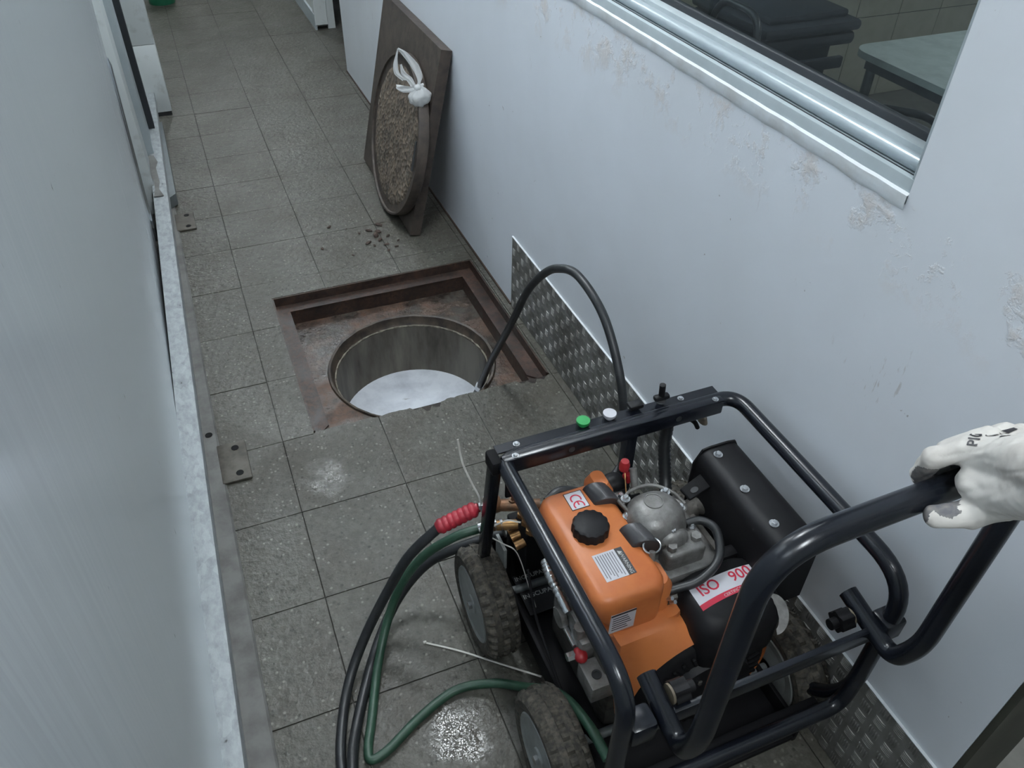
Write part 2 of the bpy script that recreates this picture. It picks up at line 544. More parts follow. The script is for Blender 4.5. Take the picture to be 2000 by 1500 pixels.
def thing(name, loc, label, cat, group=None):
    o = bpy.data.objects.new(name, None)
    o.empty_display_size = 0.05
    col.objects.link(o)
    o.location = loc
    ORIGIN[o.name] = Vector(loc)
    return tag(o, label, cat, group)

def inst(me, name, loc, parent=None, rot=None):
    o = bpy.data.objects.new(name, me)
    col.objects.link(o)
    if parent:
        o.parent = parent
        o.location = Vector(loc) - ORIGIN[parent.name]
    else:
        o.location = loc
    if rot: o.rotation_euler = rot
    ORIGIN[o.name] = Vector(loc)
    return o

def smooth_path(pts, k=8):
    P = [Vector(p) for p in pts]
    P = [P[0] * 2 - P[1]] + P + [P[-1] * 2 - P[-2]]
    out = []
    for i in range(1, len(P) - 2):
        a, b, c, d = P[i - 1:i + 3]
        for j in range(k):
            t = j / k
            out.append(0.5 * ((2 * b) + (c - a) * t + (2 * a - 5 * b + 4 * c - d) * t * t + (3 * b - a - 3 * c + d) * t ** 3))
    out.append(P[-2])
    return out

def fillet(pts, r, k=7):
    P = [Vector(p) for p in pts]
    rr = r if hasattr(r, '__len__') else [r] * len(P)
    out = [P[0]]
    for i in range(1, len(P) - 1):
        a = (P[i - 1] - P[i]); b = (P[i + 1] - P[i])
        q = min(rr[i], a.length * 0.49, b.length * 0.49)
        p0 = P[i] + a.normalized() * q; p1 = P[i] + b.normalized() * q
        for j in range(k + 1):
            t = j / k
            out.append(p0 * (1 - t) ** 2 + P[i] * 2 * t * (1 - t) + p1 * t * t)
    out.append(P[-1])
    return out

def text(body, size, o, ex, ey, mat, parent, name='lettering', depth=0.0002, bold=0.0, project=None):
    cu = bpy.data.curves.new('txt', 'FONT')
    cu.body = body; cu.size = size; cu.align_x = 'CENTER'; cu.align_y = 'CENTER'
    cu.offset = bold
    cu.resolution_u = 3
    t = bpy.data.objects.new('txt', cu)
    col.objects.link(t)
    bpy.context.view_layer.update()
    me = bpy.data.meshes.new_from_object(t.evaluated_get(bpy.context.evaluated_depsgraph_get()))
    bpy.data.objects.remove(t); bpy.data.curves.remove(cu)
    ex = Vector(ex).normalized(); ey = Vector(ey).normalized(); ez = ex.cross(ey).normalized()
    off = ORIGIN.get(parent.name, Vector())
    o = Vector(o)
    for v in me.vertices:
        p = o + ex * v.co.x + ey * v.co.y + ez * (depth + v.co.z)
        if project:
            hit = project.find_nearest(p)
            if hit[0] is not None:
                p = hit[0] + hit[1] * 0.0009
        v.co = p - off
    me.materials.append(M[mat])
    ob = bpy.data.objects.new(name, me)
    col.objects.link(ob)
    ob.parent = parent
    ORIGIN[ob.name] = Vector(off)
    return ob

BOLT = None
def bolt_mesh(r=0.007, h=0.005, mat='bolt', washer=True):
    b = MB()
    if washer: b.lathe([(r * 1.5, 0), (r * 1.5, h * 0.25)], (0, 0, 0), n=16)
    b.lathe([(r, h * 0.2), (r, h), (r * 0.75, h * 1.2)], (0, 0, 0), n=6)
    return b.mesh('bolt', mat, smooth=30)

# ================================================================== SETTING
WX = 0.927            # face of the right wall
Y0, Y1 = -1.586, 3.07  # ends of that wall
PX0, PX1, PY0, PY1 = 0.095, 0.893, 0.011, 0.785   # pit opening

# floor slab (mortar bed) around the pit, tiles on top of it
fb = MB()
for (a, b_, c_, d_) in ((-1.2, PX0, -4.0, 9.0), (PX1, 1.7, -4.0, 9.0), (PX0, PX1, -4.0, PY0 - 0.035), (PX0, PX1, PY1, 9.0)):
    fb.box(a, b_, c_, d_, -0.12, -0.0035)
floor = fb.build('floor', 'mortar', smooth=0)
tag(floor, 'grey speckled terrazzo tile floor of the corridor', 'floor', kind='structure')
T = 0.3; G = 0.0011
full = MB().box(G, T - G, G, T - G, -0.0035, 0, bev=0.0007, seg=1).mesh('tile', 'terrazzo', smooth=0)

def chip(x):
    y = PY0 - 0.002 + 0.0022 * math.sin(x * 190) + 0.002 * math.sin(x * 75 + 1)
    for c_, wd, dp in ((0.465, 0.066, 0.036), (0.832, 0.062, 0.034), (0.30, 0.02, 0.006), (0.64, 0.03, 0.005)):
        t = abs(x - c_) / wd
        if t < 1: y -= dp * (1 - t * t) * (0.75 + 0.35 * math.sin(x * 160 + c_ * 9))
    return y

def tile_at(i, j, x0=None, x1=None):
    ax0 = i * T + G if x0 is None else x0; ax1 = (i + 1) * T - G if x1 is None else x1
    ay0, ay1 = j * T + G, (j + 1) * T - G
    dz = random.uniform(-0.0006, 0.0004)
    near_pit = j == -1 and ax1 > PX0 and ax0 < PX1
    if near_pit:
        pts = [(ax0, ay0, -0.010), (ax1, ay0, -0.010)]
        n = 26
        for k in range(n + 1):
            x = ax1 + (ax0 - ax1) * k / n
            y = min(chip(x), 0.009) if PX0 < x < PX1 else ay1
            pts.append((x, y, -0.010))
        o = MB().prism(pts, (0, 0, 0.010 + dz)).build('tile', 'terrazzo', floor, smooth=0)
        return o
    inter = ax1 > PX0 and ax0 < PX1 and ay1 > PY0 and ay0 < PY1
    if not inter and x0 is None and x1 is None:
        return inst(full, 'tile', (i * T, j * T, dz), floor)
    if inter:
        r = []
        if ax0 < PX0: r.append((ax0, PX0, ay0, ay1))
        if ax1 > PX1: r.append((PX1, ax1, ay0, ay1))
        mx0, mx1 = max(ax0, PX0), min(ax1, PX1)
        if ay1 > PY1: r.append((mx0, mx1, PY1, ay1))
        if not r: return None
    else:
        r = [(ax0, ax1, ay0, ay1)]
    mb = MB()
    for q in r: mb.box(*q, -0.0035, dz)
    return mb.build('tile', 'terrazzo', floor, smooth=0)

for j in range(-6, 20):
    for i in range(-1, 3):
        tile_at(i, j)
    yy = j * T
    if yy > Y1 - 0.2 or yy < Y0:
        for i in range(3, 5): tile_at(i, j)
    elif yy + T > Y0:
        tile_at(3, j, x1=WX - 0.001)

bb_ = MB().box(PX0 - 0.004, PX1 + 0.004, PY0 - 0.055, PY0 - 0.0005, -0.05, -0.011).build('broken_bed', 'pit_dirt', floor, smooth=0)
# right wall with the window opening
WZ0, WZ1, WY0, WY1 = 1.165, 2.15, -1.086, 1.75
TH = 0.12
wr = MB()
wr.box(WX, WX + TH, Y0, Y1, 0, WZ0)
wr.box(WX, WX + TH, Y0, Y1, WZ1, CEIL)
wr.box(WX, WX + TH, Y0, WY0, WZ0, WZ1)
wr.box(WX, WX + TH, WY1, Y1, WZ0, WZ1)
wall_right = wr.build('wall_right', 'wall', smooth=0)
tag(wall_right, 'pale painted wall with the wide window, right of the corridor', 'wall', kind='structure')
# thin dirty joint along its foot
tj = MB().box(WX - 0.006, WX, 0.43, Y1, 0.0, 0.006).build('baseboard_right', 'debris_brown', smooth=0)
tag(tj, 'thin dirty grout joint at the foot of the right wall', 'trim', kind='structure')

wl = MB().box(-0.55, -0.36, -4.0, 9.0, 0, CEIL).build('wall_left', 'wall_plain', smooth=0)
tag(wl, 'pale wall behind the sheet metal panel on the left', 'wall', kind='structure')
ce = MB().box(-1.2, 6.2, -4.0, 9.0, CEIL, CEIL + 0.1).build('ceiling', 'ceiling', smooth=0)
tag(ce, 'flat white ceiling over the corridor', 'ceiling', kind='structure')
wb = MB().box(-1.2, 1.7, -4.1, -4.0, 0, CEIL).build('wall_back', 'wall_plain', smooth=0)
tag(wb, 'plain pale wall behind the viewer', 'wall', kind='structure')
we = MB().box(-1.2, 1.7, 8.9, 9.0, 0, CEIL).build('wall_far', 'wall_plain', smooth=0)
tag(we, 'plain pale wall at the far end of the corridor', 'wall', kind='structure')
wo = MB().box(1.62, 1.7, -4.0, Y0, 0, CEIL).build('wall_passage', 'wall_plain', smooth=0)
tag(wo, 'pale wall of the side passage past the right wall end', 'wall', kind='structure')
# far right wall piece after the side opening
fr = MB()
fr.box(0.925, 1.06, 3.99, 8.9, 0.0, CEIL)
wfr = fr.build('wall_right_far', 'wall_plain', smooth=0)
tag(wfr, 'far pale wall piece past the side opening on the right', 'wall', kind='structure')
dfm = MB()
dfm.box(0.915, 1.0, 3.915, 3.99, 0.03, 2.1, bev=0.004)
dfm.box(1.0, 1.05, 3.93, 3.99, 0.0, 2.1)
df = dfm.build('trim_1', 'white_clad', smooth=0)
tag(df, 'chipped white door jamb at the far side opening', 'trim', kind='structure')
tb = MB().box(0.912, 0.925, 3.92, 8.9, 0, 0.10).build('baseboard_far', 'alu_flat', smooth=0)
tag(tb, 'blue grey skirting along the far right wall', 'baseboard', kind='structure')
# side room seen through the opening
rs = MB().box(1.62, 1.7, 3.07, 4.6, 0, CEIL).build('wall_side_opening', 'wall_plain', smooth=0)
tag(rs, 'dim wall inside the far side opening', 'wall', kind='structure')

dj = MB().box(WX + 0.001, WX + TH + 0.02, Y0 - 0.012, Y0 - 0.0005, 0.0, 2.2).build('trim_2', 'dark_olive', smooth=0)
tag(dj, 'dark painted door jamb on the near end of the right wall', 'trim', kind='structure')
# ------------------------------------------------------------------ window
win = bpy.data.objects.new('window_1', None)
col.objects.link(win)
ORIGIN['window_1'] = Vector((WX, WY0, WZ0)); win.location = (WX, WY0, WZ0)
tag(win, 'aluminium framed window in the right wall looking into a dim room', 'window', kind='structure')
# rough plaster ledge of paint under the frame
rows = []
nY = 90
for k in range(nY + 1):
    y = WY0 + (WY1 - WY0) * k / nY
    j = 0.0010 * noise.noise((y * 17, 3, 1)) + 0.0012 * noise.noise((y * 60, 1, 7))
    rows.append([(WX - 0.0005, y, 1.156 + j * 3), (WX - 0.003 + j * 0.5, y, 1.162 + j * 2), (WX - 0.003, y, 1.180 + j), (WX + 0.012, y, 1.186)])
MB().grid(rows).build('ledge', 'ledge_paint', win)
fb_ = MB()
fb_.box(WX + 0.003, WX + 0.03, WY0, WY1, WZ0 + 0.005, 1.203, bev=0.001)
fb_.build('frame_rail', 'alu_flat', win)
MB().box(WX + 0.0135, WX + 0.0165, WY0 + 0.002, WY1, 1.2025, 1.2036).build('frame_groove', 'gasket', win)
MB().tube([(WX + 0.029, WY0 + 0.008, 1.2145), (WX + 0.029, WY1, 1.2145)], 0.0125, 20).build('sash_rail', 'alu', win)
MB().box(WX + 0.032, WX + 0.06, WY0 + 0.008, WY1, 1.18, 1.236, bev=0.002).build('sash_frame', 'alu_flat', win)
MB().box(WX + 0.054, WX + 0.07, WY0 + 0.008, WY1, 1.19, 1.25, bev=0.003).build('seal', 'gasket', win)
MB().box(WX + 0.004, WX + 0.055, WY0, WY0 + 0.008, 1.19, WZ1, bev=0.0015).build('frame_jamb', 'alu_flat', win)
MB().box(WX + 0.03, WX + 0.075, WY0 + 0.008, WY0 + 0.014, 1.22, WZ1).build('jamb_seal', 'gasket', win)
MB().box(WX + 0.060, WX + 0.064, WY0 + 0.01, WY1, 1.235, WZ1).build('pane', 'glass', win, smooth=0)

# ------------------------------------------------------------------ room behind the window
IX0, IX1, IY0, IY1 = WX + TH, 5.6, -2.6, 1.68
fl2 = MB().box(IX0, IX1, IY0, IY1, -0.05, 0).build('floor_inner_room', 'int_floor', smooth=0)
tag(fl2, 'dull grey floor of the room behind the window', 'floor', kind='structure')
wi = MB().box(IX0, IX1, IY1, IY1 + 0.1, 0, CEIL).build('wall_inner_back', 'mortar', smooth=0)
tag(wi, 'beige tiled wall in the room behind the window', 'wall', kind='structure')
tme = MB().box(0.002, 0.298, -0.008, 0, 0.002, 0.448, bev=0.0015, seg=1).mesh('wall_tile', 'int_tile', smooth=0)
for i in range(15):
    for k in range(4):
        inst(tme, 'wall_tile', (IX0 + i * 0.3, IY1, k * 0.45), wi)
tag(MB().box(IX1, IX1 + 0.1, IY0, IY1, 0, CEIL).build('wall_inner_side', 'int_wall', smooth=0), 'plain far wall of the room behind the window', 'wall', kind='structure')
tag(MB().box(IX0, IX1, IY0 - 0.1, IY0, 0, CEIL).build('wall_inner_front', 'int_wall', smooth=0), 'near wall of the room behind the window', 'wall', kind='structure')

# ------------------------------------------------------------------ ceiling lamps
def lamp(x, y, label, wide=0.30, ln=0.6, glow='tube_glow'):
    t = thing('ceiling_light', (x, y, CEIL), label, 'ceiling light', 'twin tube ceiling lights')
    b = MB()
    b.box(x - wide / 2, x + wide / 2, y - ln / 2 - 0.03, y + ln / 2 + 0.03, CEIL - 0.05, CEIL - 0.001, bev=0.006)
    b.build('housing', 'white_clad', t)
    for s in (-1, 1):
        MB().cyl((x + s * wide * 0.27, y - ln / 2, CEIL - 0.068), (x + s * wide * 0.27, y + ln / 2, CEIL - 0.068), 0.016, 12).build('tube', glow, t)
for (x, y), l in zip(LAMPS, ('twin tube ceiling light above the open manhole', 'twin tube ceiling light above the leaning iron cover', 'twin tube ceiling light farthest down the corridor', 'twin tube light added behind the viewer to brighten the near wall')):
    lamp(x, y, l)
lamp(3.6, -0.6, 'twin tube light added to brighten the room behind the window', 0.3, 1.2, 'tube_glow_dim')  # unseen lamp, added so the inner room is not black

# ================================================================== MANHOLE
mh = thing('manhole', (0.494, 0.4, 0), 'open square manhole with a rusty recessed frame and round shaft', 'manhole')
LZ = -0.036; SZ = -0.10; LW = 0.055
def angle_side(p0, p1, inward):
    # rusty angle: thin upright lip + ledge
    p0 = Vector(p0); p1 = Vector(p1); n = Vector(inward)
    t0 = -0.030 if n.y > 0.5 else 0.0
    lw = 0.028 if n.y > 0.5 else LW
    prof = [(0, t0), (0.006, t0), (0.006, LZ), (lw, LZ), (lw, LZ - 0.008), (0, LZ - 0.008)]
    d = (p1 - p0).normalized()
    b = MB()
    A = []; B = []
    for q, z in prof:
        A.append(b.bm.verts.new(p0 + n * q + d * q + Vector((0, 0, z))))
        B.append(b.bm.verts.new(p1 + n * q - d * q + Vector((0, 0, z))))
    for i in range(len(prof)):
        k = (i + 1) % len(prof)
        b.bm.faces.new((A[i], A[k], B[k], B[i]))
    b.bm.faces.new(A); b.bm.faces.new(B[::-1])
    return b.build('frame_side', 'rust', mh, smooth=0)
c4 = [(PX0, PY0, -0.002), (PX1, PY0, -0.002), (PX1, PY1, -0.002), (PX0, PY1, -0.002)]
for k, nrm in enumerate(((0, 1, 0), (-1, 0, 0), (0, -1, 0), (1, 0, 0))):
    angle_side(c4[k], c4[(k + 1) % 4], nrm)
# walls below the ledge
pw = MB()
for (a, b_, c_, d_) in ((PX0 + LW - 0.02, PX0 + LW, PY0 + 0.02, PY1 - LW), (PX1 - LW, PX1 - LW + 0.02, PY0 + 0.02, PY1 - LW), (PX0 + LW - .02, PX1 - LW + .02, PY1 - LW, PY1 - LW + 0.02), (PX0 + LW - .02, PX1 - LW + .02, PY0 + 0.008, PY0 + 0.026)):
    pw.box(a, b_, c_, d_, SZ - 0.02, LZ - 0.008)
pw.build('inner_curb', 'rust', mh, smooth=0)
CX, CY, RI, RO = 0.505, 0.335, 0.272, 0.300
# slab with a round opening
sl = MB()
nn = 64
ring_o, ring_i = [], []
def sqr(a):
    c_, s_ = math.cos(a), math.sin(a)
    x0, x1, y0, y1 = PX0 + LW - .01, PX1 - LW + .01, PY0 + 0.014, PY1 - LW + .01
    t = 9
    if c_ > 1e-6: t = min(t, (x1 - CX) / c_)
    if c_ < -1e-6: t = min(t, (x0 - CX) / c_)
    if s_ > 1e-6: t = min(t, (y1 - CY) / s_)
    if s_ < -1e-6: t = min(t, (y0 - CY) / s_)
    return max(t, RO + 0.002)
rows = []
for k in range(nn + 1):
    a = 2 * PI * k / nn
    t = sqr(a)
    row = []
    for q in range(7):
        r = RO + (t - RO) * q / 6
        z = SZ + 0.006 * noise.noise((CX + r * math.cos(a) * 1, CY + r * math.sin(a), 3)) + (0.004 * noise.noise((r * math.cos(a) * 22, r * math.sin(a) * 22, 1)) if 0 < q < 6 else 0)
        row.append((CX + r * math.cos(a), CY + r * math.sin(a), z))
    rows.append(row)
sl.grid(rows)
sl.build('slab', 'pitslab', mh, smooth=60)
# rounded worn rim of the shaft
rg = MB()
rows = []
for k in range(nn + 1):
    a = 2 * PI * k / nn
    j = 0.004 * noise.noise((math.cos(a) * 5, math.sin(a) * 5, 2))
    rows.append([(CX + r * math.cos(a), CY + r * math.sin(a), z) for r, z in ((RO + 0.004, SZ - 0.004), (RO - 0.002 + j, SZ + 0.010), (RO - 0.010 + j, SZ + 0.008), (RI + 0.012 + j, SZ - 0.020), (RI + 0.004, SZ - 0.028), (RI, SZ - 0.032))])
rg.grid(rows)
rg.build('shaft_rim', 'rim_worn', mh, smooth=50)
MB().tube([(CX + (RI + 0.004) * math.cos(2 * PI * k / 90), CY + (RI + 0.004) * math.sin(2 * PI * k / 90), SZ - 0.027 + 0.003 * noise.noise((k * 0.7, 1, 1))) for k in range(91)], [0.0035 + 0.003 * noise.noise((k * 0.9, 2, 5)) for k in range(91)], 6, cap=False).build('pipe_lip', 'pipe_lip', mh, smooth=60)
sh = MB()
rows = []
for k in range(nn + 1):
    a = 2 * PI * k / nn
    rows.append([(CX + RI * math.cos(a), CY + RI * math.sin(a), z) for z in (SZ - 0.030, SZ - 0.15, -0.50)])
sh.grid(rows)
sh.build('shaft', 'shaft', mh, smooth=60)
wt = MB()
rows = []
WZ = -0.345
for k in range(nn + 1):
    a = 2 * PI * k / nn
    rows.append([(CX + r * math.cos(a), CY + r * math.sin(a), WZ) for r in (0.0005, 0.1, 0.2, RI + 0.002)])
wt.grid(rows)
tag(wt.build('water', 'water', smooth=60), 'milky white water standing in the round manhole shaft', 'water', kind='stuff')

# ================================================================== COVERS AGAINST THE WALL
KX = 0.227   # lean: x grows by KX per unit of height
nv = Vector((-1, 0, KX)).normalized()       # out of the plate, towards the corridor
uv = Vector((KX, 0, 1)).normalized()        # up along the plate
yv = Vector((0, 1, 0))
BP = Vector((0.712, 0, 0.0))
def lean(y, s, t=0.0):
    return BP + yv * y + uv * s + nv * t
cp_ = thing('cover_plate', (0.73, 1.43, 0), 'square dark iron cover plate leaning on the right wall', 'cover plate')
s0 = 0.012
b = MB()
b.prism([lean(1.035, s0), lean(1.825, s0), lean(1.825, 0.77), lean(1.035, 0.77)], nv * -0.010)
b.build('sheet', 'cover_iron', cp_, smooth=0)
for a in (((1.035, s0), (1.035, 0.77), (1.041, 0.77), (1.041, s0)), ((1.819, s0), (1.819, 0.77), (1.825, 0.77), (1.825, s0)), ((1.041, s0), (1.041, s0 + 0.006), (1.819, s0 + 0.006), (1.819, s0)), ((1.041, 0.764), (1.041, 0.77), (1.819, 0.77), (1.819, 0.764))):
    MB().prism([lean(y, s, -0.010) for y, s in a], nv * -0.034).build('rim', 'cover_iron', cp_, smooth=0)

DY, DS, DR, DT = 1.295, 0.338, 0.327, 0.044
dc = thing('round_cover', (0.66, DY, 0), 'round pebbly concrete manhole cover leaning in front of the iron plate', 'manhole cover')
axes = (yv, uv, nv)
o_ = lean(DY, DS, 0.004)
b = MB()
n = 72
prof = [(DR - 0.004, 0.0), (DR, 0.004), (DR, DT - 0.006), (DR - 0.003, DT), (DR - 0.010, DT), (DR - 0.013, DT - 0.008), (DR - 0.05, DT - 0.011), (0.02, DT - 0.016)]
b.lathe(prof, o_, axes, n)
b.build('iron_band', 'cover_iron', dc, smooth=35)
# concrete infill with a lumpy face
rows = []
for k in range(n + 1):
    a = 2 * PI * k / n
    row = []
    for q in range(15):
        r = 0.001 + (DR - 0.034 + 0.012 * noise.noise((math.cos(a) * 2.5, math.sin(a) * 2.5, 8))) * q / 14
        y, s = r * math.cos(a), r * math.sin(a)
        slot = abs(y + 0.27) < 0.014 and abs(s - 0.03) < 0.06
        h = DT - 0.006 + 0.0045 * noise.noise((y * 34, s * 34, 5)) + 0.003 * noise.noise((y * 90, s * 90, 2)) - (0.022 if slot else 0)
        if q == 14: h = DT - 0.015
        row.append(o_ + yv * y + uv * s + nv * h)
    rows.append(row)
MB().grid(rows).build('concrete_infill', 'aggregate', dc, smooth=70)
# lifting slots cut at the rim
for (yy, ss) in ((-0.283, 0.03),):
    MB().prism([o_ + yv * (yy - 0.011) + uv * (ss - 0.06) + nv * (DT - 0.002), o_ + yv * (yy + 0.010) + uv * (ss - 0.065) + nv * (DT - 0.002), o_ + yv * (yy + 0.012) + uv * (ss + 0.055) + nv * (DT - 0.002), o_ + yv * (yy - 0.006) + uv * (ss + 0.06) + nv * (DT - 0.002)], nv * 0.0025).build('lifting_slot', 'dark_base', dc, smooth=0)

# plastic bag tied through the top of the round cover
bg = thing('plastic_bag', (0.78, 1.08, 0.60), 'knotted white plastic bag tied to the top of the round cover', 'plastic bag')
def ribbon(pts, widths, wdir, name, fold=0.005):
    P = smooth_path(pts, 6)
    rows = []
    wd = Vector(wdir).normalized()
    nW = len(widths) - 1
    for i, p in enumerate(P):
        t_ = i / (len(P) - 1) * nW
        k_ = min(int(t_), nW - 1)
        hw = widths[k_] + (widths[k_ + 1] - widths[k_]) * (t_ - k_)
        row = []
        for j in range(9):
            a = j / 8 - 0.5
            row.append(p + wd * a * hw * 2 + Vector((0, -1, 0)) * fold * (math.sin(a * 9 + i * 0.35) + noise.noise((i * 0.3, a * 6, 2))))
        rows.append(row)
    return MB().grid(rows).build(name, 'bag', bg, smooth=80, recalc=False)
ribbon([(0.748, 1.08, 0.640), (0.722, 1.08, 0.668), (0.718, 1.08, 0.705), (0.731, 1.08, 0.758)], [0.008, 0.010, 0.008, 0.003], (1, 0, 0.1), 'handle_loop', 0.003)
ribbon([(0.731, 1.08, 0.758), (0.757, 1.08, 0.735), (0.790, 1.075, 0.690), (0.806, 1.07, 0.645), (0.796, 1.07, 0.618)], [0.003, 0.010, 0.014, 0.013, 0.010], (1, 0, 0.5), 'handle_loop', 0.005)
ribbon([(0.780, 1.07, 0.616), (0.765, 1.075, 0.645), (0.745, 1.08, 0.668), (0.738, 1.08, 0.70)], [0.010, 0.012, 0.009, 0.004], (1, 0, 0.3), 'handle_loop', 0.004)
ribbon([(0.815, 1.06, 0.618), (0.775, 1.055, 0.612), (0.735, 1.055, 0.618), (0.708, 1.055, 0.630)], [0.010, 0.012, 0.014, 0.007], (0.15, 0, 1), 'tail', 0.004)
b = MB()
t = bmesh.new()
bmesh.ops.create_uvsphere(t, u_segments=36, v_segments=22, radius=1)
for v in t.verts:
    p = v.co.copy()
    f_ = 1 + 0.07 * math.sin(math.atan2(p.x, p.y) * 11 + 2 * p.z) * max(0.2, p.z + 0.6) + 0.16 * noise.noise((p.x * 3.2, p.y * 3.2, p.z * 1.5)) + 0.12 * noise.noise((math.atan2(p.x, p.y) * 4, p.z * 1.5, 3))
    taper = 1.0 if p.z < 0.1 else 1 - (p.z - 0.1) * 0.6
    v.co = Vector((0.797 + p.x * 0.043 * f_ * taper, 1.058 + p.y * 0.028 * f_ * taper, 0.584 + p.z * 0.040 * f_))
b._add(t)
b.build('pouch', 'bag', bg, smooth=80)
MB().ball((0.790, 1.055, 0.617), (0.016, 0.014, 0.011), 12).build('knot', 'bag', bg, smooth=80)

# rust flakes fallen from the cover
for k, (x, y, s) in enumerate(((0.413, 1.237, .016), (0.349, 1.072, .014), (0.584, 1.103, .030), (0.605, 1.015, .016), (0.538, 1.053, .022), (0.601, 0.964, .012), (0.455, 0.977, .010), (0.617, 1.184, .026), (0.566, 1.15, .02), (0.60, 1.13, .024), (0.63, 1.08, .014), (0.556, 1.02, .012), (0.66, 1.03, .01), (0.52, 1.14, .011), (0.64, 0.985, .012), (0.478, 1.195, .008), (0.59, 1.06, .018))):
    t = bmesh.new()
    bmesh.ops.create_icosphere(t, subdivisions=2, radius=1)
    a = random.uniform(0, 6); s *= 0.78
    for v in t.verts:
        p = v.co * (1 + 0.45 * noise.noise(v.co * 1.7 + Vector((k * 3, 0, 0))))
        v.co = Vector((x + s * (p.x * math.cos(a) - p.y * math.sin(a) * 0.5), y + s * (p.x * math.sin(a) + p.y * math.cos(a) * 0.5), max(0.0, 0.003 + s * 0.22 * p.z)))
    m_ = MB(); m_._add(t)
    tag(m_.build('rust_flake', 'debris_brown', origin=(x, y, 0)), 'brown flake of rust and dirt lying beside the round cover', 'debris', 'rust flakes on the tiles')

# ================================================================== CHECKER PLATE ON THE WALL FOOT
tp = thing('tread_plate', (WX, -0.58, 0), 'steel tread plate skirting fixed along the foot of the right wall', 'tread plate')
TPX = WX - 0.004
MB().box(TPX, WX - 0.0003, Y0 + 0.004, 0.422, 0.002, 0.295).build('sheet', 'tread_plate', tp, smooth=0)
bars = MB()
pitch = 0.037
me_rows = int(0.29 / pitch)
def bar(y, z, ly, lz):
    bm = bars.bm
    h = 0.0022
    A = [(TPX, y - ly, z - lz), (TPX, y + ly, z - lz), (TPX, y + ly, z + lz), (TPX, y - ly, z + lz)]
    k = 0.55
    B = [(TPX - h, y - ly * k, z - lz * k), (TPX - h, y + ly * k, z - lz * k), (TPX - h, y + ly * k, z + lz * k), (TPX - h, y - ly * k, z + lz * k)]
    A = [bm.verts.new(p) for p in A]; B = [bm.verts.new(p) for p in B]
    bm.faces.new(B)
    for i in range(4): bm.faces.new((A[i], A[(i + 1) % 4], B[(i + 1) % 4], B[i]))
iy = 0
y = 0.40
while y > Y0 + 0.02:
    for iz in range(me_rows + 1):
        z = 0.02 + iz * pitch
        if z > 0.28: continue
        horiz = (iy + iz) % 2 == 0
        for q in range(5):
            o = (q - 2) * 0.0054
            if horiz: bar(y, z + o, 0.0125, 0.0017)
            else: bar(y + o, z, 0.0017, 0.0125)
    y -= pitch; iy += 1
bo = bars.build('tread_bars', 'tread_plate', tp, smooth=0)
bo['kind'] = 'stuff'
MB().box(WX - 0.006, WX, Y0 + 0.004, 0.422, 0.295, 0.2968).build('sealant_bead', 'ledge_paint', tp, smooth=0)

# ================================================================== LEFT SIDE
# satin sheet metal panel leaning very slightly into the corridor
pn = thing('metal_panel', (-0.27, -0.3, 0), 'tall satin sheet metal panel along the left side of the corridor', 'panel')
def panx(z): return -0.276 + 0.036 * z
P0, P1 = -2.6, 1.30
b = MB()
prof = []
rr = 0.022
path2 = [(P0, 0.0)]
rows = []
ys = [P0 + (P1 - rr - P0) * i / 24 for i in range(25)]
for z in (0.03, 0.1, 0.3, 0.6, 0.9, 1.2, 1.6, 2.05):
    row = [Vector((panx(z), y_, z)) for y_ in ys]
    for k in range(1, 7):
        a = k / 6 * PI / 2
        row.append(Vector((panx(z) - rr + rr * math.cos(a), P1 - rr + rr * math.sin(a), z)))
    row.append(Vector((panx(z) - 0.05, P1, z)))
    rows.append(row)
b.grid(rows)
b.build('sheet', 'panel', pn, smooth=60)
MB().prism([(panx(0) - 0.028, P0, 0.0), (panx(0) - 0.028, P1 - 0.03, 0.0), (panx(2.05) - 0.028, P1 - 0.03, 2.05), (panx(2.05) - 0.028, P0, 2.05)], (-0.03, 0, 0)).build('core', 'dark_base', pn, smooth=0)
MB().tube([(panx(z_) - 0.003, P1 - 0.008, z_) for z_ in (0.05, 0.3, 0.55, 0.74, 0.765)], [0.012, 0.012, 0.012, 0.012, 0.006], 20).build('edge_bead', 'chrome', pn, smooth=60)
MB().box(panx(0.3) - 0.03, panx(0.3) + 0.004, P1 + 0.018, P1 + 0.04, 0.03, 0.62).build('edge_gap_shade', 'gasket', pn, smooth=0)  # dark strip: shade of the gap past the panel edge, given as colour

# galvanised rail standing in front of the panel
gr = thing('galvanised_rail', (-0.22, 0.6, 0), 'long dented galvanised steel rail beside the sheet metal panel', 'rail')
RZ = 0.13
def railx(y): return -0.198 - 0.0165 * (1.0 - y)      # right edge of the top flange
rows = []
b = MB()
nY = 60
for k in range(nY + 1):
    y = -2.3 + (2.80 + 2.3) * k / nY
    xr = railx(y); wv = 0.002 * noise.noise((y * 6, 0, 0))
    rows.append([(xr - 0.060, y, RZ - 0.02), (xr - 0.058, y, RZ + wv), (xr - 0.03, y, RZ + 0.001 + wv), (xr - 0.002, y, RZ + wv), (xr, y, RZ - 0.004), (xr - 0.001, y, RZ - 0.05), (xr - 0.006, y, RZ - 0.052), (xr - 0.008, y, RZ - 0.01)])
b.grid(rows)
b.build('top_flange', 'galv', gr, smooth=50)
b = MB()
rows = []
for k in range(21):
    y = -2.3 + (2.80 + 2.3) * k / 20
    rows.append([(-0.255, y, 0.10), (-0.250, y, 0.012), (-0.222, y, 0.008), (-0.186, y, 0.008), (-0.181, y, 0.004), (-0.181, y, 0.0)])
b.grid(rows)
b.build('base_angle', 'dirty_steel', gr, smooth=20)
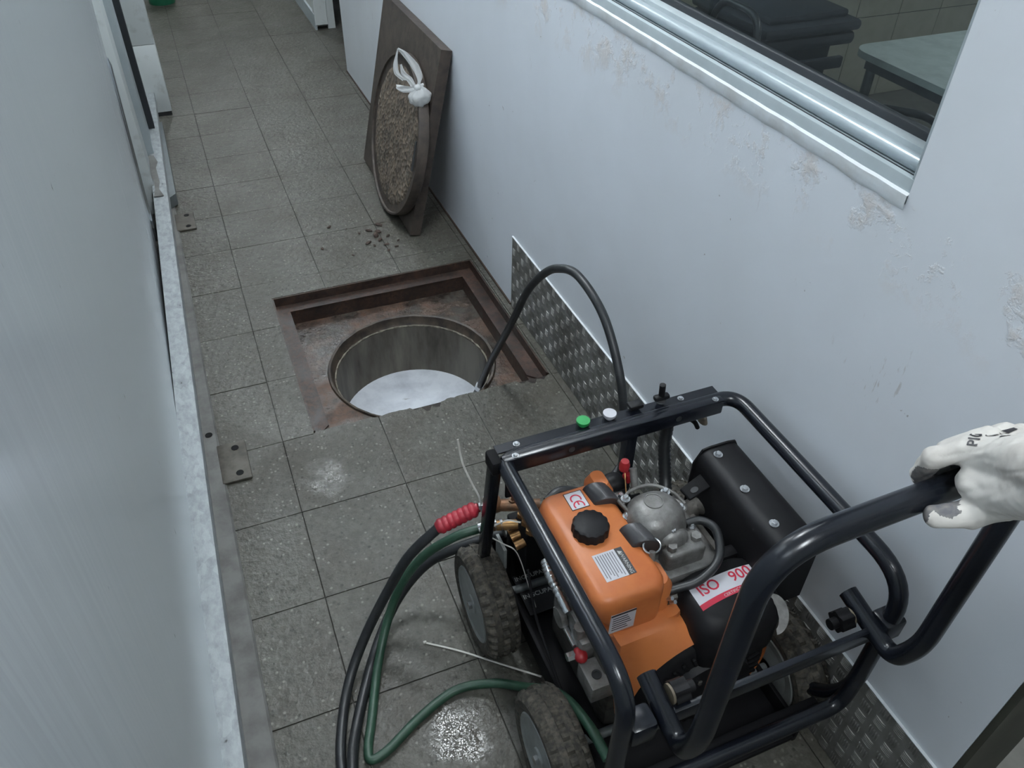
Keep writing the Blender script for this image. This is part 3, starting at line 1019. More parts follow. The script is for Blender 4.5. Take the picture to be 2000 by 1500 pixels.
MB().prism([(-0.2, 1.62, 0.009), (-0.165, 1.66, 0.009), (-0.165, 2.5, 0.009), (-0.2, 2.5, 0.009)], (0, 0, 0.05)).build('side_strip', 'steel_leg', gr, smooth=0)
bm_hole = MB().lathe([(0.011, 0), (0.011, 0.0012)], (0, 0, 0), n=14).mesh('hole', 'black_flat')
def foot(yc, w_, l_):
    f = MB().box(-0.190, -0.190 + w_, yc - l_ / 2, yc + l_ / 2, 0.0005, 0.010, bev=0.003).build('foot_plate', 'foot_steel', gr)
    for s in (-0.33, 0.33):
        inst(bm_hole, 'bolt_hole', (-0.190 + w_ * 0.62, yc + s * l_, 0.0098), f)
foot(-0.04, 0.083, 0.165)
foot(1.49, 0.078, 0.15)
inst(bm_hole, 'bolt_hole', (-0.205, 0.10, 0.0085), gr)
# torn strip of sealing tape on the rail
tt = MB().grid([[(-0.245 + 0.01 * math.sin(k), 1.50 + k * 0.07, RZ + 0.006 + 0.008 * noise.noise((k * 1.7, 1, 0))), (-0.205 - 0.016 * abs(math.sin(k * 1.3)), 1.50 + k * 0.07, RZ + 0.004 + 0.01 * noise.noise((k * 2.1, 4, 0)))] for k in range(7)]).build('torn_strip', 'dirty_steel', origin=(-0.22, 1.7, RZ))
tag(tt, 'torn pale strip of tape lying on the galvanised rail', 'tape')

# door posts beyond the panel
def post(x0, x1, y0, y1, z0, z1, mat, label, cat='post', split=None):
    t = thing('door_post', ((x0 + x1) / 2, y0, 0), label, cat)
    if split:
        MB().box(x0, x1, y0, y1, z0, split - 0.002, bev=0.003).build('lower_cladding', mat, t)
        MB().box(x0, x1, y0, y1, split, z1, bev=0.003).build('upper_cladding', mat, t)
        MB().box(x0 + 0.003, x1 - 0.003, y0 + 0.003, y1 - 0.003, 0.0, z0).build('plinth', 'dark_base', t)
    else:
        MB().box(x0, x1, y0, y1, z0, z1, bev=0.003).build('cladding', mat, t)
        MB().box(x0 + 0.01, x1 + 0.004, y0 - 0.003, y0 + 0.02, z0, z1, bev=0.002).build('flange', mat, t)
    return t
post(-0.34, -0.243, 1.62, 1.9, 0.0, 2.3, 'white_clad', 'pale narrow door post right behind the sheet metal panel')
post(-0.34, -0.222, 1.95, 2.2, 0.0, 2.3, 'alu_flat', 'grey door post between the white pillar and the pale post')
MB_ = MB().box(-0.34, -0.196, 2.24, 2.30, 0.0, 2.3).build('gap_shade', 'gasket', origin=(-0.2, 2.27, 0))  # dark box filling the gap by the pillar, its shade put into the colour
tag(MB_, 'dark strip colouring in the shaded gap beside the white pillar', 'seal')
post(-0.36, -0.106, 2.726, 3.0, 0.022, CEIL - 0.002, 'white_clad', 'white clad pillar with a dark plinth left of the corridor', 'pillar', split=0.37)

# green bucket far down the corridor
gb = thing('bucket', (-0.01, 4.93, 0), 'green plastic bucket standing far down the corridor', 'bucket')
MB().lathe([(0.09, 0), (0.115, 0.25), (0.12, 0.25), (0.12, 0.262), (0.108, 0.262), (0.085, 0.01)], (-0.01, 4.93, 0), n=28).build('pail', 'bucket_green', gb)
MB().tube(smooth_path([(-0.13, 4.93, 0.25), (-0.10, 4.88, 0.14), (-0.01, 4.81, 0.10), (0.08, 4.88, 0.14), (0.11, 4.93, 0.25)]), 0.003, 8).build('bail', 'steel_leg', gb)

# ================================================================== FURNITURE IN THE ROOM BEHIND THE WINDOW
wbn = thing('wheelie_bin', (1.72, 0.30, 0), 'black lidded wheelie bin seen through the window', 'bin')
bx0, bx1, by0, by1 = 1.74, 2.12, 0.30, 0.74
b = MB()
b.prism([(bx0 + 0.05, by0 + 0.05, 0.05), (bx1 - 0.05, by0 + 0.05, 0.05), (bx1 - 0.05, by1 - 0.05, 0.05), (bx0 + 0.05, by1 - 0.05, 0.05)], (0, 0, 0.84), bev=0.012)
b.build('body', 'bin_black', wbn)
MB().box(bx0, bx1, by0, by1, 0.86, 0.905, bev=0.018).build('rim', 'bin_black', wbn)
lid = MB()
lid.box(bx0 - 0.005, bx1 + 0.005, by0 - 0.01, by1 + 0.005, 0.908, 0.945, bev=0.016)
lid.prism([(bx0 + 0.03, by0 + 0.03, 0.945), (bx1 - 0.03, by0 + 0.03, 0.945), (bx1 - 0.03, by1 - 0.03, 0.945), (bx0 + 0.03, by1 - 0.03, 0.945)], (0, 0, 0.025), bev=0.01)
lid.build('lid', 'bin_black', wbn)
MB().box(bx0 + 0.04, bx1 - 0.04, by0 - 0.012, by0 + 0.012, 0.79, 0.83, bev=0.008).build('grip', 'bin_black', wbn)
for x in (bx0 + 0.06, bx1 - 0.06):
    MB().cyl((x - 0.02, by1 - 0.03, 0.09), (x + 0.02, by1 - 0.03, 0.09), 0.09, 20).build('wheel', 'bin_black', wbn)

tb_ = thing('table', (2.8, 0.1, 0), 'pale table with rounded corners seen through the window', 'table')
tx0, tx1, ty0, ty1 = 2.36, 3.5, -0.55, 0.56
pts = []
for (cx, cy, a0) in ((tx1 - 0.08, ty1 - 0.08, 0), (tx0 + 0.08, ty1 - 0.08, 90), (tx0 + 0.08, ty0 + 0.08, 180), (tx1 - 0.08, ty0 + 0.08, 270)):
    for k in range(6):
        a = math.radians(a0 + 18 * k)
        pts.append((cx + 0.08 * math.cos(a), cy + 0.08 * math.sin(a), 0.73))
MB().prism(pts, (0, 0, 0.024)).build('top', 'table_top', tb_, smooth=30)
MB().box(tx0 + 0.05, tx1 - 0.05, ty0 + 0.05, ty1 - 0.05, 0.68, 0.729).build('apron', 'steel_leg', tb_, smooth=0)
for x in (tx0 + 0.07, tx1 - 0.07):
    for y in (ty0 + 0.07, ty1 - 0.07):
        MB().cyl((x, y, 0), (x, y, 0.69), 0.019, 14).build('leg', 'steel_leg', tb_)
MB().tube([(tx0 + 0.07, ty0 + 0.07, 0.5), (tx0 + 0.07, ty1 - 0.07, 0.5)], 0.012, 10).build('stretcher', 'steel_leg', tb_)

def chair(x, y, rz, label, backmat, hw=0.2, h=0.86, rest=True):
    t = thing('chair', (x, y, 0), label, 'chair')
    def W(p):
        c_, s_ = math.cos(rz), math.sin(rz)
        return (x + p[0] * c_ - p[1] * s_, y + p[0] * s_ + p[1] * c_, p[2])
    sw = 0.2
    for s in (-1, 1):
        MB().tube([W(p) for p in fillet([(s * sw, 0.2, 0), (s * sw, 0.19, 0.44), (s * sw, -0.1, 0.45)], 0.04)], 0.011, 10).build('leg', 'chair_black', t)
        MB().tube([W(p) for p in fillet([(s * sw, -0.24, 0), (s * sw * 0.9, -0.17, 0.44)], 0.04)], 0.011, 10).build('leg', 'chair_black', t)
    MB().tube([W(p) for p in fillet([(-hw, -0.17, 0.44), (-hw, -0.24, h), (hw, -0.24, h), (hw, -0.17, 0.44)], 0.09)], 0.012, 12).build('back_frame', 'chair_black', t)
    MB().prism([W(p) for p in ((-0.2, -0.18, 0.45), (0.2, -0.18, 0.45), (0.2, 0.2, 0.45), (-0.2, 0.2, 0.45))], (0, 0, 0.025), bev=0.01).build('seat', backmat, t)
    if rest:
        MB().prism([W(p) for p in ((-hw + 0.015, -0.205, 0.6), (hw - 0.015, -0.205, 0.6), (hw - 0.015, -0.235, h - 0.1), (-hw + 0.015, -0.235, h - 0.1))], (0, 0.015, 0), bev=0.005).build('backrest', backmat, t)
    return t
chair(2.09, 0.0, math.radians(-48), 'grey seated chair with a black tube back pulled up to the pale table', 'chair_grey', 0.13, 0.83, False)
chair(1.44, 0.38, math.radians(90), 'dark tubular chair standing between the window and the wheelie bin', 'chair_black', 0.125, 1.0)

# ================================================================== PRESSURE WASHER
pw_ = thing('pressure_washer', (0.615, -1.15, 0), 'orange engined pressure washer in a black tube frame on wheels', 'pressure washer')
W_ = pw_
XL, XR, ZT, TR = 0.356, 0.873, 0.648, 0.0155
YF, YB = -0.897, -1.397
top = MB().tube(fillet([(XL, -1.25, 0.12), (XL, YB, 0.27), (XL, YB, ZT), (XL, YF, ZT), (XR, YF, ZT), (XR, YB, ZT), (XR, YB, 0.27), (XR, -1.25, 0.12)], [0, 0.10, 0.085, 0.030, 0.045, 0.085, 0.10, 0], 9), TR, 18).build('tube_frame', 'black_paint', W_)
MB().prism([(0.334, -0.898, 0.64), (0.358, -0.898, 0.64), (0.366, -0.79, 0.13), (0.342, -0.79, 0.13)], (0, 0.022, 0), bev=0.003).build('front_leg', 'black_paint', W_)
fbm = MB().box(0.352, 0.832, -0.918, -0.900, 0.628, 0.664, bev=0.003).build('front_beam', 'black_paint', W_)
hole = MB().lathe([(0.0065, 0), (0.0065, 0.0008)], (0, 0, 0), n=16).mesh('beam_hole', 'dark_base')
for x in (0.491, 0.727):
    inst(hole, 'beam_hole', (x, -0.9182, 0.648), fbm, (PI / 2, 0, 0))
nr = MB().box(0.352, 0.84, -0.884, -0.862, 0.652, 0.655).build('nozzle_rack', 'black_paint', W_, smooth=0)
bs = bolt_mesh(0.0045, 0.004)
for p in ((0.378, -0.909, 0.664), (0.395, -0.873, 0.655), (0.757, -0.873, 0.655), (0.815, -0.909, 0.664)):
    inst(bs, 'bolt', p, fbm)
MB().box(0.330, 0.352, -0.915, -0.872, 0.628, 0.662, bev=0.006).build('corner_plate', 'black_flat', W_)
def nozzle(x, mat):
    n_ = MB().lathe([(0.004, -0.012), (0.006, -0.004), (0.0135, 0.006), (0.0135, 0.012), (0.004, 0.012)], (x, -0.872, 0.657), n=20).build('spray_nozzle', mat, W_)
    MB().cyl((x, -0.868, 0.640), (x, -0.868, 0.652), 0.0045, 12).build('nozzle_stem', 'brass', n_)
nozzle(0.536, 'cap_green'); nozzle(0.594, 'label_white')
kb = MB()
kb.lathe([(0.010, 0.0), (0.010, 0.004)], (0.71, -0.872, 0.662), n=16)
kn = kb.build('clamp_knob', 'bolt', W_)
MB().box(0.693, 0.727, -0.879, -0.865, 0.668, 0.679, bev=0.004).build('wing', 'black_plastic', kn)
MB().cyl((0.71, -0.872, 0.675), (0.708, -0.872, 0.706), 0.0065, 12).build('stem', 'black_plastic', kn)
MB().box(0.638, 0.668, -0.878, -0.858, 0.662, 0.672, bev=0.003).build('hose_clip', 'black_plastic', W_)
# square upright under the beam and rear cross members
MB().box(0.620, 0.643, -0.909, -0.886, 0.11, 0.633, bev=0.002).build('centre_post', 'black_paint', W_)
MB().box(XL, XR, YB - 0.006, YB + 0.006, 0.505, 0.540, bev=0.003).build('rear_crossbar', 'black_paint', W_)
MB().tube(fillet([(XL, YB + 0.002, 0.34), (XL + 0.01, YB + 0.001, 0.265), (XR - 0.01, YB + 0.001, 0.265), (XR, YB + 0.002, 0.34)], 0.07), TR, 16).build('rear_bottom_bar', 'black_paint', W_)
MB().box(0.430, 0.835, -1.385, -1.36, 0.19, 0.255, bev=0.004).build('rear_apron', 'black_flat', W_)
# base pan
bp = MB()
bp.box(0.405, 0.828, -1.37, -0.69, 0.095, 0.108, bev=0.003)
bp.build('base_pan', 'black_flat', W_)
for x in (0.400, 0.823):
    MB().box(x, x + 0.010, -1.37, -0.69, 0.09, 0.15, bev=0.002).build('pan_side', 'black_flat', W_)
MB().box(0.405, 0.828, -0.70, -0.69, 0.10, 0.15, bev=0.002).build('pan_front', 'black_flat', W_)
for y in (-0.84, -1.225):
    MB().cyl((0.31, y, 0.132), (0.915, y, 0.132), 0.010, 12).build('axle', 'steel_leg', W_)

# wheels
def tyre_mesh():
    b = MB()
    Rt, wd = 0.134, 0.040
    na = 132
    prof = [(-0.84, 0.088), (-0.98, 0.102), (-0.98, 0.116), (-0.86, 0.126), (-0.70, 0.131), (-0.56, 0.133), (-0.54, 0.133), (-0.20, 0.134), (-0.18, 0.134), (0.18, 0.134), (0.20, 0.134), (0.54, 0.133), (0.56, 0.133), (0.70, 0.131), (0.86, 0.126), (0.98, 0.116), (0.98, 0.102), (0.84, 0.088)]
    rows = []
    for k in range(na + 1):
        kk = k % na
        a = 2 * PI * kk / na
        row = []
        for i, (u, r) in enumerate(prof):
            blk = 0
            if 3 <= i <= 14:
                lane = 0 if i <= 6 else (1 if i <= 10 else 2)
                ph = (kk + lane * 2) % 4
                blk = 0.0 if ph < 2 else -0.0055
                if i in (6, 7, 10, 11): blk = -0.0045
            row.append((u * wd, (r + blk) * math.cos(a), (r + blk) * math.sin(a)))
        rows.append(row)
    b.grid(rows)
    return b.mesh('wheel', 'tyre', smooth=12)
tm = tyre_mesh()
hubm = MB().lathe([(0.093, -0.034), (0.090, -0.038), (0.078, -0.032), (0.045, -0.029), (0.024, -0.033), (0.022, -0.038), (0.012, -0.038)], (0, 0, 0), (Vector((0, 1, 0)), Vector((0, 0, 1)), Vector((1, 0, 0))), 36).lathe([(0.093, 0.034), (0.090, 0.038), (0.030, 0.028), (0.02, 0.034)], (0, 0, 0), (Vector((0, 1, 0)), Vector((0, 0, 1)), Vector((1, 0, 0))), 36).mesh('hub', 'hub_grey', smooth=30)
nutm = MB().lathe([(0.010, -0.046), (0.010, -0.038)], (0, 0, 0), (Vector((0, 1, 0)), Vector((0, 0, 1)), Vector((1, 0, 0))), 6).mesh('axle_nut', 'bolt', smooth=20)
for (x, y, rz) in ((0.345, -0.84, 0), (0.345, -1.225, 0), (0.884, -0.84, PI), (0.884, -1.225, PI)):
    w_ = inst(tm, 'wheel', (x, y, 0.133), W_, (random.uniform(0, 1), 0, rz))
    for mm, nm in ((hubm, 'hub'), (nutm, 'axle_nut')):
        o = bpy.data.objects.new(nm, mm); col.objects.link(o); o.parent = w_

# fuel tank
tk = MB()
def rrect(x0, x1, y0, y1, r, z, n=5):
    P = []
    for cx, cy, a0 in ((x1 - r, y1 - r, 0), (x0 + r, y1 - r, 90), (x0 + r, y0 + r, 180), (x1 - r, y0 + r, 270)):
        for k in range(n + 1):
            a = math.radians(a0 + 90 * k / n)
            P.append((cx + r * math.cos(a), cy + r * math.sin(a), z))
    return P
def loft(mb, rings):
    V = [[mb.bm.verts.new(p) for p in r] for r in rings]
    n = len(V[0])
    for A, B in zip(V, V[1:]):
        for j in range(n):
            mb.bm.faces.new((A[j], A[(j + 1) % n], B[(j + 1) % n], B[j]))
    mb.bm.faces.new(V[0][::-1]); mb.bm.faces.new(V[-1])
    return mb
tx0, tx1, ty0, ty1 = 0.408, 0.552, -1.208, -0.938
loft(tk, [rrect(tx0 + 0.045, tx1, ty0 + 0.001, ty1 - 0.02, 0.03, 0.40), rrect(tx0 + 0.036, tx1, ty0, ty1 - 0.006, 0.03, 0.47), rrect(tx0 + 0.008, tx1, ty0, ty1, 0.03, 0.515), rrect(tx0, tx1, ty0, ty1, 0.03, 0.545), rrect(tx0 + 0.0025, tx1 - 0.0025, ty0 + 0.0025, ty1 - 0.0025, 0.029, 0.560), rrect(tx0 + 0.008, tx1 - 0.008, ty0 + 0.008, ty1 - 0.008, 0.026, 0.5665), rrect(tx0 + 0.016, tx1 - 0.016, ty0 + 0.016, ty1 - 0.016, 0.022, 0.570)])
tank = tk.build('fuel_tank', 'orange', W_, smooth=50)
sk = MB()
loft(sk, [rrect(tx0 + 0.032, tx1 + 0.045, ty0 - 0.006, ty1 + 0.0, 0.03, 0.455), rrect(tx0 + 0.030, tx1 + 0.047, ty0 - 0.008, ty1 + 0.002, 0.03, 0.462), rrect(tx0 + 0.032, tx1 + 0.045, ty0 - 0.006, ty1 + 0.0, 0.03, 0.469)])
sk.build('tank_seam', 'orange', W_, smooth=40)
# raised shoulder of the tank towards the head
sh_ = MB()
loft(sh_, [rrect(0.50, 0.575, -1.196, -1.125, 0.02, 0.42), rrect(0.50, 0.575, -1.196, -1.125, 0.02, 0.525), rrect(0.508, 0.567, -1.188, -1.133, 0.018, 0.540)])
sh_.build('tank_shoulder', 'orange', W_, smooth=50)
sh2 = MB()
loft(sh2, [rrect(0.515, 0.560, -0.985, -0.925, 0.015, 0.42), rrect(0.515, 0.560, -0.985, -0.925, 0.015, 0.565), rrect(0.525, 0.552, -0.972, -0.930, 0.012, 0.582)])
sh2.build('tank_shoulder', 'orange', W_, smooth=50)
# filler cap with flutes
cap = MB()
rings = []
for r, z in ((0.034, 0.566), (0.034, 0.584), (0.032, 0.590), (0.027, 0.592)):
    rings.append([(0.470 + (r + (0.0012 if (k % 4) < 2 else -0.0006)) * math.cos(2 * PI * k / 56), -1.052 + (r + (0.0012 if (k % 4) < 2 else -0.0006)) * math.sin(2 * PI * k / 56), z) for k in range(56)])
loft(cap, rings)
cap.build('filler_cap', 'black_plastic', W_, smooth=45)
# stickers on the tank
TZ = 0.5708
ce_ = MB().box(0.460, 0.496, -0.998, -0.956, TZ - 0.001, TZ).build('ce_sticker', 'label_white', tank, smooth=0)
ce_['label'] = 'white sticker with red letters C and E'
bd = MB()
for q in ((0.4595, 0.4965, -0.9985, -0.9975), (0.4595, 0.4965, -0.9565, -0.9555), (0.4595, 0.4605, -0.9985, -0.9555), (0.4955, 0.4965, -0.9985, -0.9555)):
    bd.box(*q, TZ - 0.001, TZ + 0.0003)
bd.build('ce_border', 'ink', tank, smooth=0)
def arc_letter(cx, cy, r, wd, a0, a1, name, extra=None):
    # ring sector in the tank-top plane; text up is +x, reading direction is -y
    b = MB()
    n = 16
    rows = []
    for k in range(n + 1):
        a = math.radians(a0 + (a1 - a0) * k / n)
        rows.append([(cx + math.sin(a) * rr_, cy - math.cos(a) * rr_, TZ + 0.0004) for rr_ in (r - wd, r)])
    b.grid(rows)
    if extra: b.box(*extra)
    return b.build(name, 'red_print', tank, smooth=0)
arc_letter(0.478, -0.9745, 0.0115, 0.0030, 62, 298, 'letter_c')
arc_letter(0.478, -0.9905, 0.0115, 0.0030, 62, 298, 'letter_e', (0.4765, 0.4795, -0.9895, -0.9815, TZ, TZ + 0.0004))
wl_ = MB().box(0.446, 0.490, -1.166, -1.106, TZ - 0.0035, TZ - 0.0002).build('warning_label', 'label_white', tank, smooth=0)
wl_['label'] = 'white warning label with fine print and a black heading strip'
MB().box(0.490, 0.505, -1.166, -1.106, TZ - 0.0035, TZ - 0.0001).build('warning_strip', 'label_black', tank, smooth=0)
text('WARNING', 0.0095, (0.4975, -1.142, TZ), (0, -1, 0), (1, 0, 0), 'print_white', tank, 'warning_lettering')
b = MB()
b.prism([(0.4935, -1.112, TZ), (0.4935, -1.121, TZ), (0.5020, -1.1165, TZ)], (0, 0, 0.0003))
b.build('warning_triangle', 'print_white', tank, smooth=0)
for k in range(8):
    x = 0.4845 - k * 0.0048
    MB().box(x - 0.0009, x + 0.0009, -1.163 + 0.004 * (k % 3), -1.110, TZ - 0.0003, TZ).build('fine_print', 'ink_grey', tank, smooth=0)
YS = ty0 - 0.0006
sp_ = MB().box(0.437, 0.486, YS - 0.0004, YS + 0.002, 0.478, 0.532).build('specification_label', 'label_white', tank, smooth=0)
MB().box(0.437, 0.486, YS - 0.0008, YS, 0.528, 0.532).build('label_header', 'ink', tank, smooth=0)
for k in range(6):
    z = 0.521 - k * 0.0068
    MB().box(0.441, 0.470 + 0.003 * (k % 4), YS - 0.0008, YS, z - 0.001, z + 0.0008).build('fine_print', 'ink', tank, smooth=0)

# tank clamps with tie rod
def saddle(x, y):
    pr_ = []
    for k in range(11):
        a = PI * k / 10
        pr_.append((x + 0.026 * math.cos(a), 0.566 + 0.022 * math.sin(a)))
    pr_ = [(x + 0.034, 0.540), (x + 0.030, 0.566)] + pr_ + [(x - 0.030, 0.566), (x - 0.026, 0.545)]
    cl = MB().prism([(a_, y + 0.024 - (a_ - x) * 0.25, b_) for a_, b_ in pr_], (0.004, -0.046, 0), bev=0.002, seg=1).build('tank_clamp', 'clamp_grey', W_, smooth=40)
    MB().box(x + 0.016, x + 0.052, y - 0.026, y + 0.008, 0.545, 0.560, bev=0.004).build('clamp_foot', 'silver_dark', cl)
    inst(bolt_mesh(0.006, 0.008), 'bolt', (x + 0.040, y - 0.008, 0.560), cl)
saddle(0.526, -0.985)
saddle(0.545, -1.100)
MB().cyl((0.548, -1.00, 0.575), (0.562, -1.085, 0.575), 0.0042, 10).build('tie_rod', 'silver_dark', W_)

# engine block, cylinder, head
MB().box(0.455, 0.760, -1.215, -0.945, 0.11, 0.375, bev=0.025).build('crankcase', 'silver_dark', W_)
fin = MB().box(-0.09, 0.09, -0.085, 0.085, -0.004, 0.004, bev=0.003, seg=1).mesh('cooling_fin', 'silver_dark')
for k in range(7):
    inst(fin, 'cooling_fin', (0.635, -1.075, 0.385 + k * 0.016), W_)
MB().box(0.565, 0.715, -1.15, -1.005, 0.37, 0.49, bev=0.012).build('cylinder', 'silver_dark', W_)
MB().box(0.545, 0.70, -1.165, -0.995, 0.482, 0.508, bev=0.010).build('head_gasket_face', 'silver', W_)
hd = MB()
loft(hd, [rrect(0.545, 0.658, -1.118, -1.010, 0.045, 0.500, 6), rrect(0.545, 0.658, -1.118, -1.010, 0.045, 0.560, 6), rrect(0.549, 0.654, -1.114, -1.014, 0.045, 0.578, 6), rrect(0.560, 0.643, -1.104, -1.024, 0.038, 0.592, 6), rrect(0.576, 0.628, -1.088, -1.040, 0.024, 0.597, 6)])
head = hd.build('rocker_cover', 'silver', W_, smooth=50)
MB().lathe([(0.0185, 0.0), (0.0185, 0.0022), (0.0165, 0.0022), (0.0165, 0.0008)], (0.600, -1.052, 0.5965), n=30).build('cast_ring', 'silver', head)
bm_ = bolt_mesh(0.0062, 0.008)
for p in ((0.562, -1.016, 0.580), (0.640, -1.030, 0.582), (0.552, -1.045, 0.566), (0.655, -1.065, 0.568), (0.610, -1.112, 0.570), (0.664, -1.095, 0.545)):
    h_ = inst(bm_, 'bolt', p, head)
MB().tube(smooth_path([(0.552, -1.025, 0.575), (0.575, -1.004, 0.582), (0.622, -1.003, 0.582), (0.655, -1.03, 0.578), (0.668, -1.06, 0.57)]), 0.0035, 8).build('oil_pipe', 'silver', W_)
MB().ball((0.662, -1.05, 0.562), (0.014, 0.022, 0.010), 12).build('side_lug', 'silver', head)
lo_ = MB()
lo_.ball((0.612, -1.112, 0.548), (0.034, 0.020, 0.028), 16)
lo_.box(0.585, 0.668, -1.148, -1.10, 0.49, 0.548, bev=0.008)
lo_.cyl((0.655, -1.125, 0.54), (0.655, -1.125, 0.558), 0.010, 6)
lo_.cyl((0.600, -1.132, 0.54), (0.600, -1.132, 0.560), 0.009, 6)
lo_.build('valve_housing', 'silver', W_, smooth=60)
# decompression ring
dr = MB()
n = 28
cx, cy, cz = 0.556, -1.128, 0.575
dr.tube([(cx + 0.017 * math.cos(2 * PI * k / n), cy + 0.012 * math.sin(2 * PI * k / n), cz + 0.006 * math.sin(2 * PI * k / n)) for k in range(n + 1)], 0.0020, 8, cap=False)
dr.build('pull_ring', 'bolt', W_)
MB().cyl((0.545, -1.15, 0.54), (0.552, -1.138, 0.572), 0.006, 10).build('ring_lever', 'silver', W_)
# breather hose looping off the head
MB().tube(smooth_path([(0.655, -1.09, 0.55), (0.685, -1.095, 0.552), (0.70, -1.125, 0.55), (0.68, -1.17, 0.53), (0.63, -1.19, 0.515), (0.585, -1.185, 0.505), (0.555, -1.18, 0.50)]), 0.0085, 12).build('breather_hose', 'hose_black', W_)
b = MB().box(0.56, 0.70, -1.19, -1.15, 0.455, 0.482, bev=0.004)
b.build('intake_bracket', 'silver_dark', W_)
for k, p in enumerate(((0.562, -1.195, 0.50), (0.568, -1.198, 0.49))):
    MB().cyl(p, (p[0] + 0.003, p[1] - 0.008, p[2] + 0.01), 0.004, 8).build('clip', 'bolt', W_)
# injector with a red cap
ij = MB().cyl((0.602, -0.985, 0.560), (0.606, -0.962, 0.595), 0.0075, 12).build('injector', 'silver', W_)
MB().lathe([(0.010, 0.0), (0.011, 0.012), (0.008, 0.022)], (0.588, -0.958, 0.596), n=14).build('red_cap', 'red_plastic', W_)
MB().tube(smooth_path([(0.590, -0.958, 0.598), (0.583, -0.975, 0.585), (0.572, -1.002, 0.575)]), 0.0013, 6).build('injector_wire', 'brass', W_)
# corrugated hose behind the head
cg = MB()
pts = smooth_path([(0.728, -0.885, 0.635), (0.722, -0.895, 0.56), (0.715, -0.925, 0.50), (0.700, -0.965, 0.46)], 14)
cg.tube(pts, [0.0125 + (0.0016 if i % 2 else 0) for i in range(len(pts))], 14)
cg.build('corrugated_hose', 'hose_black', W_, smooth=60)
# black filter / pump block between tank and post
fp = MB()
fp.box(0.535, 0.625, -0.955, -0.885, 0.40, 0.505, bev=0.014)
fp.ball((0.60, -0.91, 0.50), (0.032, 0.026, 0.022), 14)
fp.build('fuel_filter', 'black_plastic', W_)
MB().lathe([(0.010, 0), (0.010, 0.016), (0.007, 0.02)], (0.628, -0.915, 0.505), n=16).build('red_plug', 'red_plastic', W_)
MB().tube(smooth_path([(0.452, -0.905, 0.500), (0.485, -0.895, 0.508), (0.535, -0.905, 0.495)]), 0.010, 10).build('fuel_hose', 'hose_black', W_)
MB().box(0.377, 0.398, -0.868, -0.860, 0.50, 0.62, bev=0.0035).build('gun_holder', 'black_flat', W_)
# tan sole-shaped pad hanging behind the beam
tn = MB()
tn.tube(smooth_path([(0.765, -0.87, 0.60), (0.795, -0.872, 0.605), (0.822, -0.868, 0.585), (0.836, -0.862, 0.555)]), [0.012] * 8 + [0.017] * 8 + [0.015] * 8 + [0.010], 14, flat=0.55)
tn.build('leather_pad', 'tan', W_, smooth=60)
MB().tube(smooth_path([(0.745, -0.875, 0.61), (0.775, -0.878, 0.60), (0.802, -0.876, 0.578), (0.818, -0.872, 0.552)]), 0.005, 8).build('pad_strap', 'black_flat', W_)

# muffler
mf = MB()
MX0, MX1, MY0, MY1, MZ0, MZ1 = 0.742, 0.843, -1.232, -0.978, 0.415, 0.604
loft(mf, [[(x, y, z) for (x, z) in [(MX0, MZ0), (MX1, MZ0), (MX1, MZ1 - 0.03), (MX1 - 0.004, MZ1 - 0.014), (MX1 - 0.014, MZ1 - 0.004), (MX1 - 0.03, MZ1), (MX0 + 0.03, MZ1), (MX0 + 0.014, MZ1 - 0.004), (MX0 + 0.004, MZ1 - 0.014), (MX0, MZ1 - 0.03)]] for y in (MY0, MY0 + 0.002, MY1 - 0.002, MY1)])
muff = mf.build('muffler_cover', 'black_plastic', W_, smooth=35)
for y in (MY1, MY0 - 0.004):
    MB().prism([(x, y, z) for (x, z) in [(MX0 - 0.004, MZ0), (MX1 + 0.004, MZ0), (MX1 + 0.004, MZ1 - 0.03), (MX1 - 0.012, MZ1 + 0.001), (MX1 - 0.03, MZ1 + 0.004), (MX0 + 0.03, MZ1 + 0.004), (MX0 + 0.012, MZ1 + 0.001), (MX0 - 0.004, MZ1 - 0.03)]], (0, 0.004, 0)).build('end_plate', 'black_plastic', muff, smooth=30)
bmm = bolt_mesh(0.0062, 0.006)
for p in ((0.776, -0.998, 0.604), (0.772, -1.094, 0.604), (0.773, -1.184, 0.604)):
    inst(bmm, 'bolt', p, muff)
inst(bmm, 'bolt', (0.846, -1.20, 0.44), muff, (0, PI / 2, 0))
tbk = MB().prism([(0.690, -1.010, 0.545), (0.748, -0.996, 0.557), (0.748, -1.034, 0.557), (0.694, -1.042, 0.545)], (0, 0, 0.007), bev=0.003)
tbk = tbk.build('muffler_bracket', 'black_flat', W_)
MB().lathe([(0.009, 0), (0.009, 0.001)], (0.712, -1.027, 0.5565), (Vector((1, 0.2, 0.2)).normalized(), Vector((-0.2, 1, 0)).normalized() * 0.7, Vector((0, 0, 1))), 16).build('bracket_hole', 'dark_base', tbk)
MB().tube(smooth_path([(0.70, -1.02, 0.47), (0.74, -1.01, 0.48), (0.76, -1.03, 0.49)]), 0.02, 14).build('exhaust_port', 'silver_dark', W_)

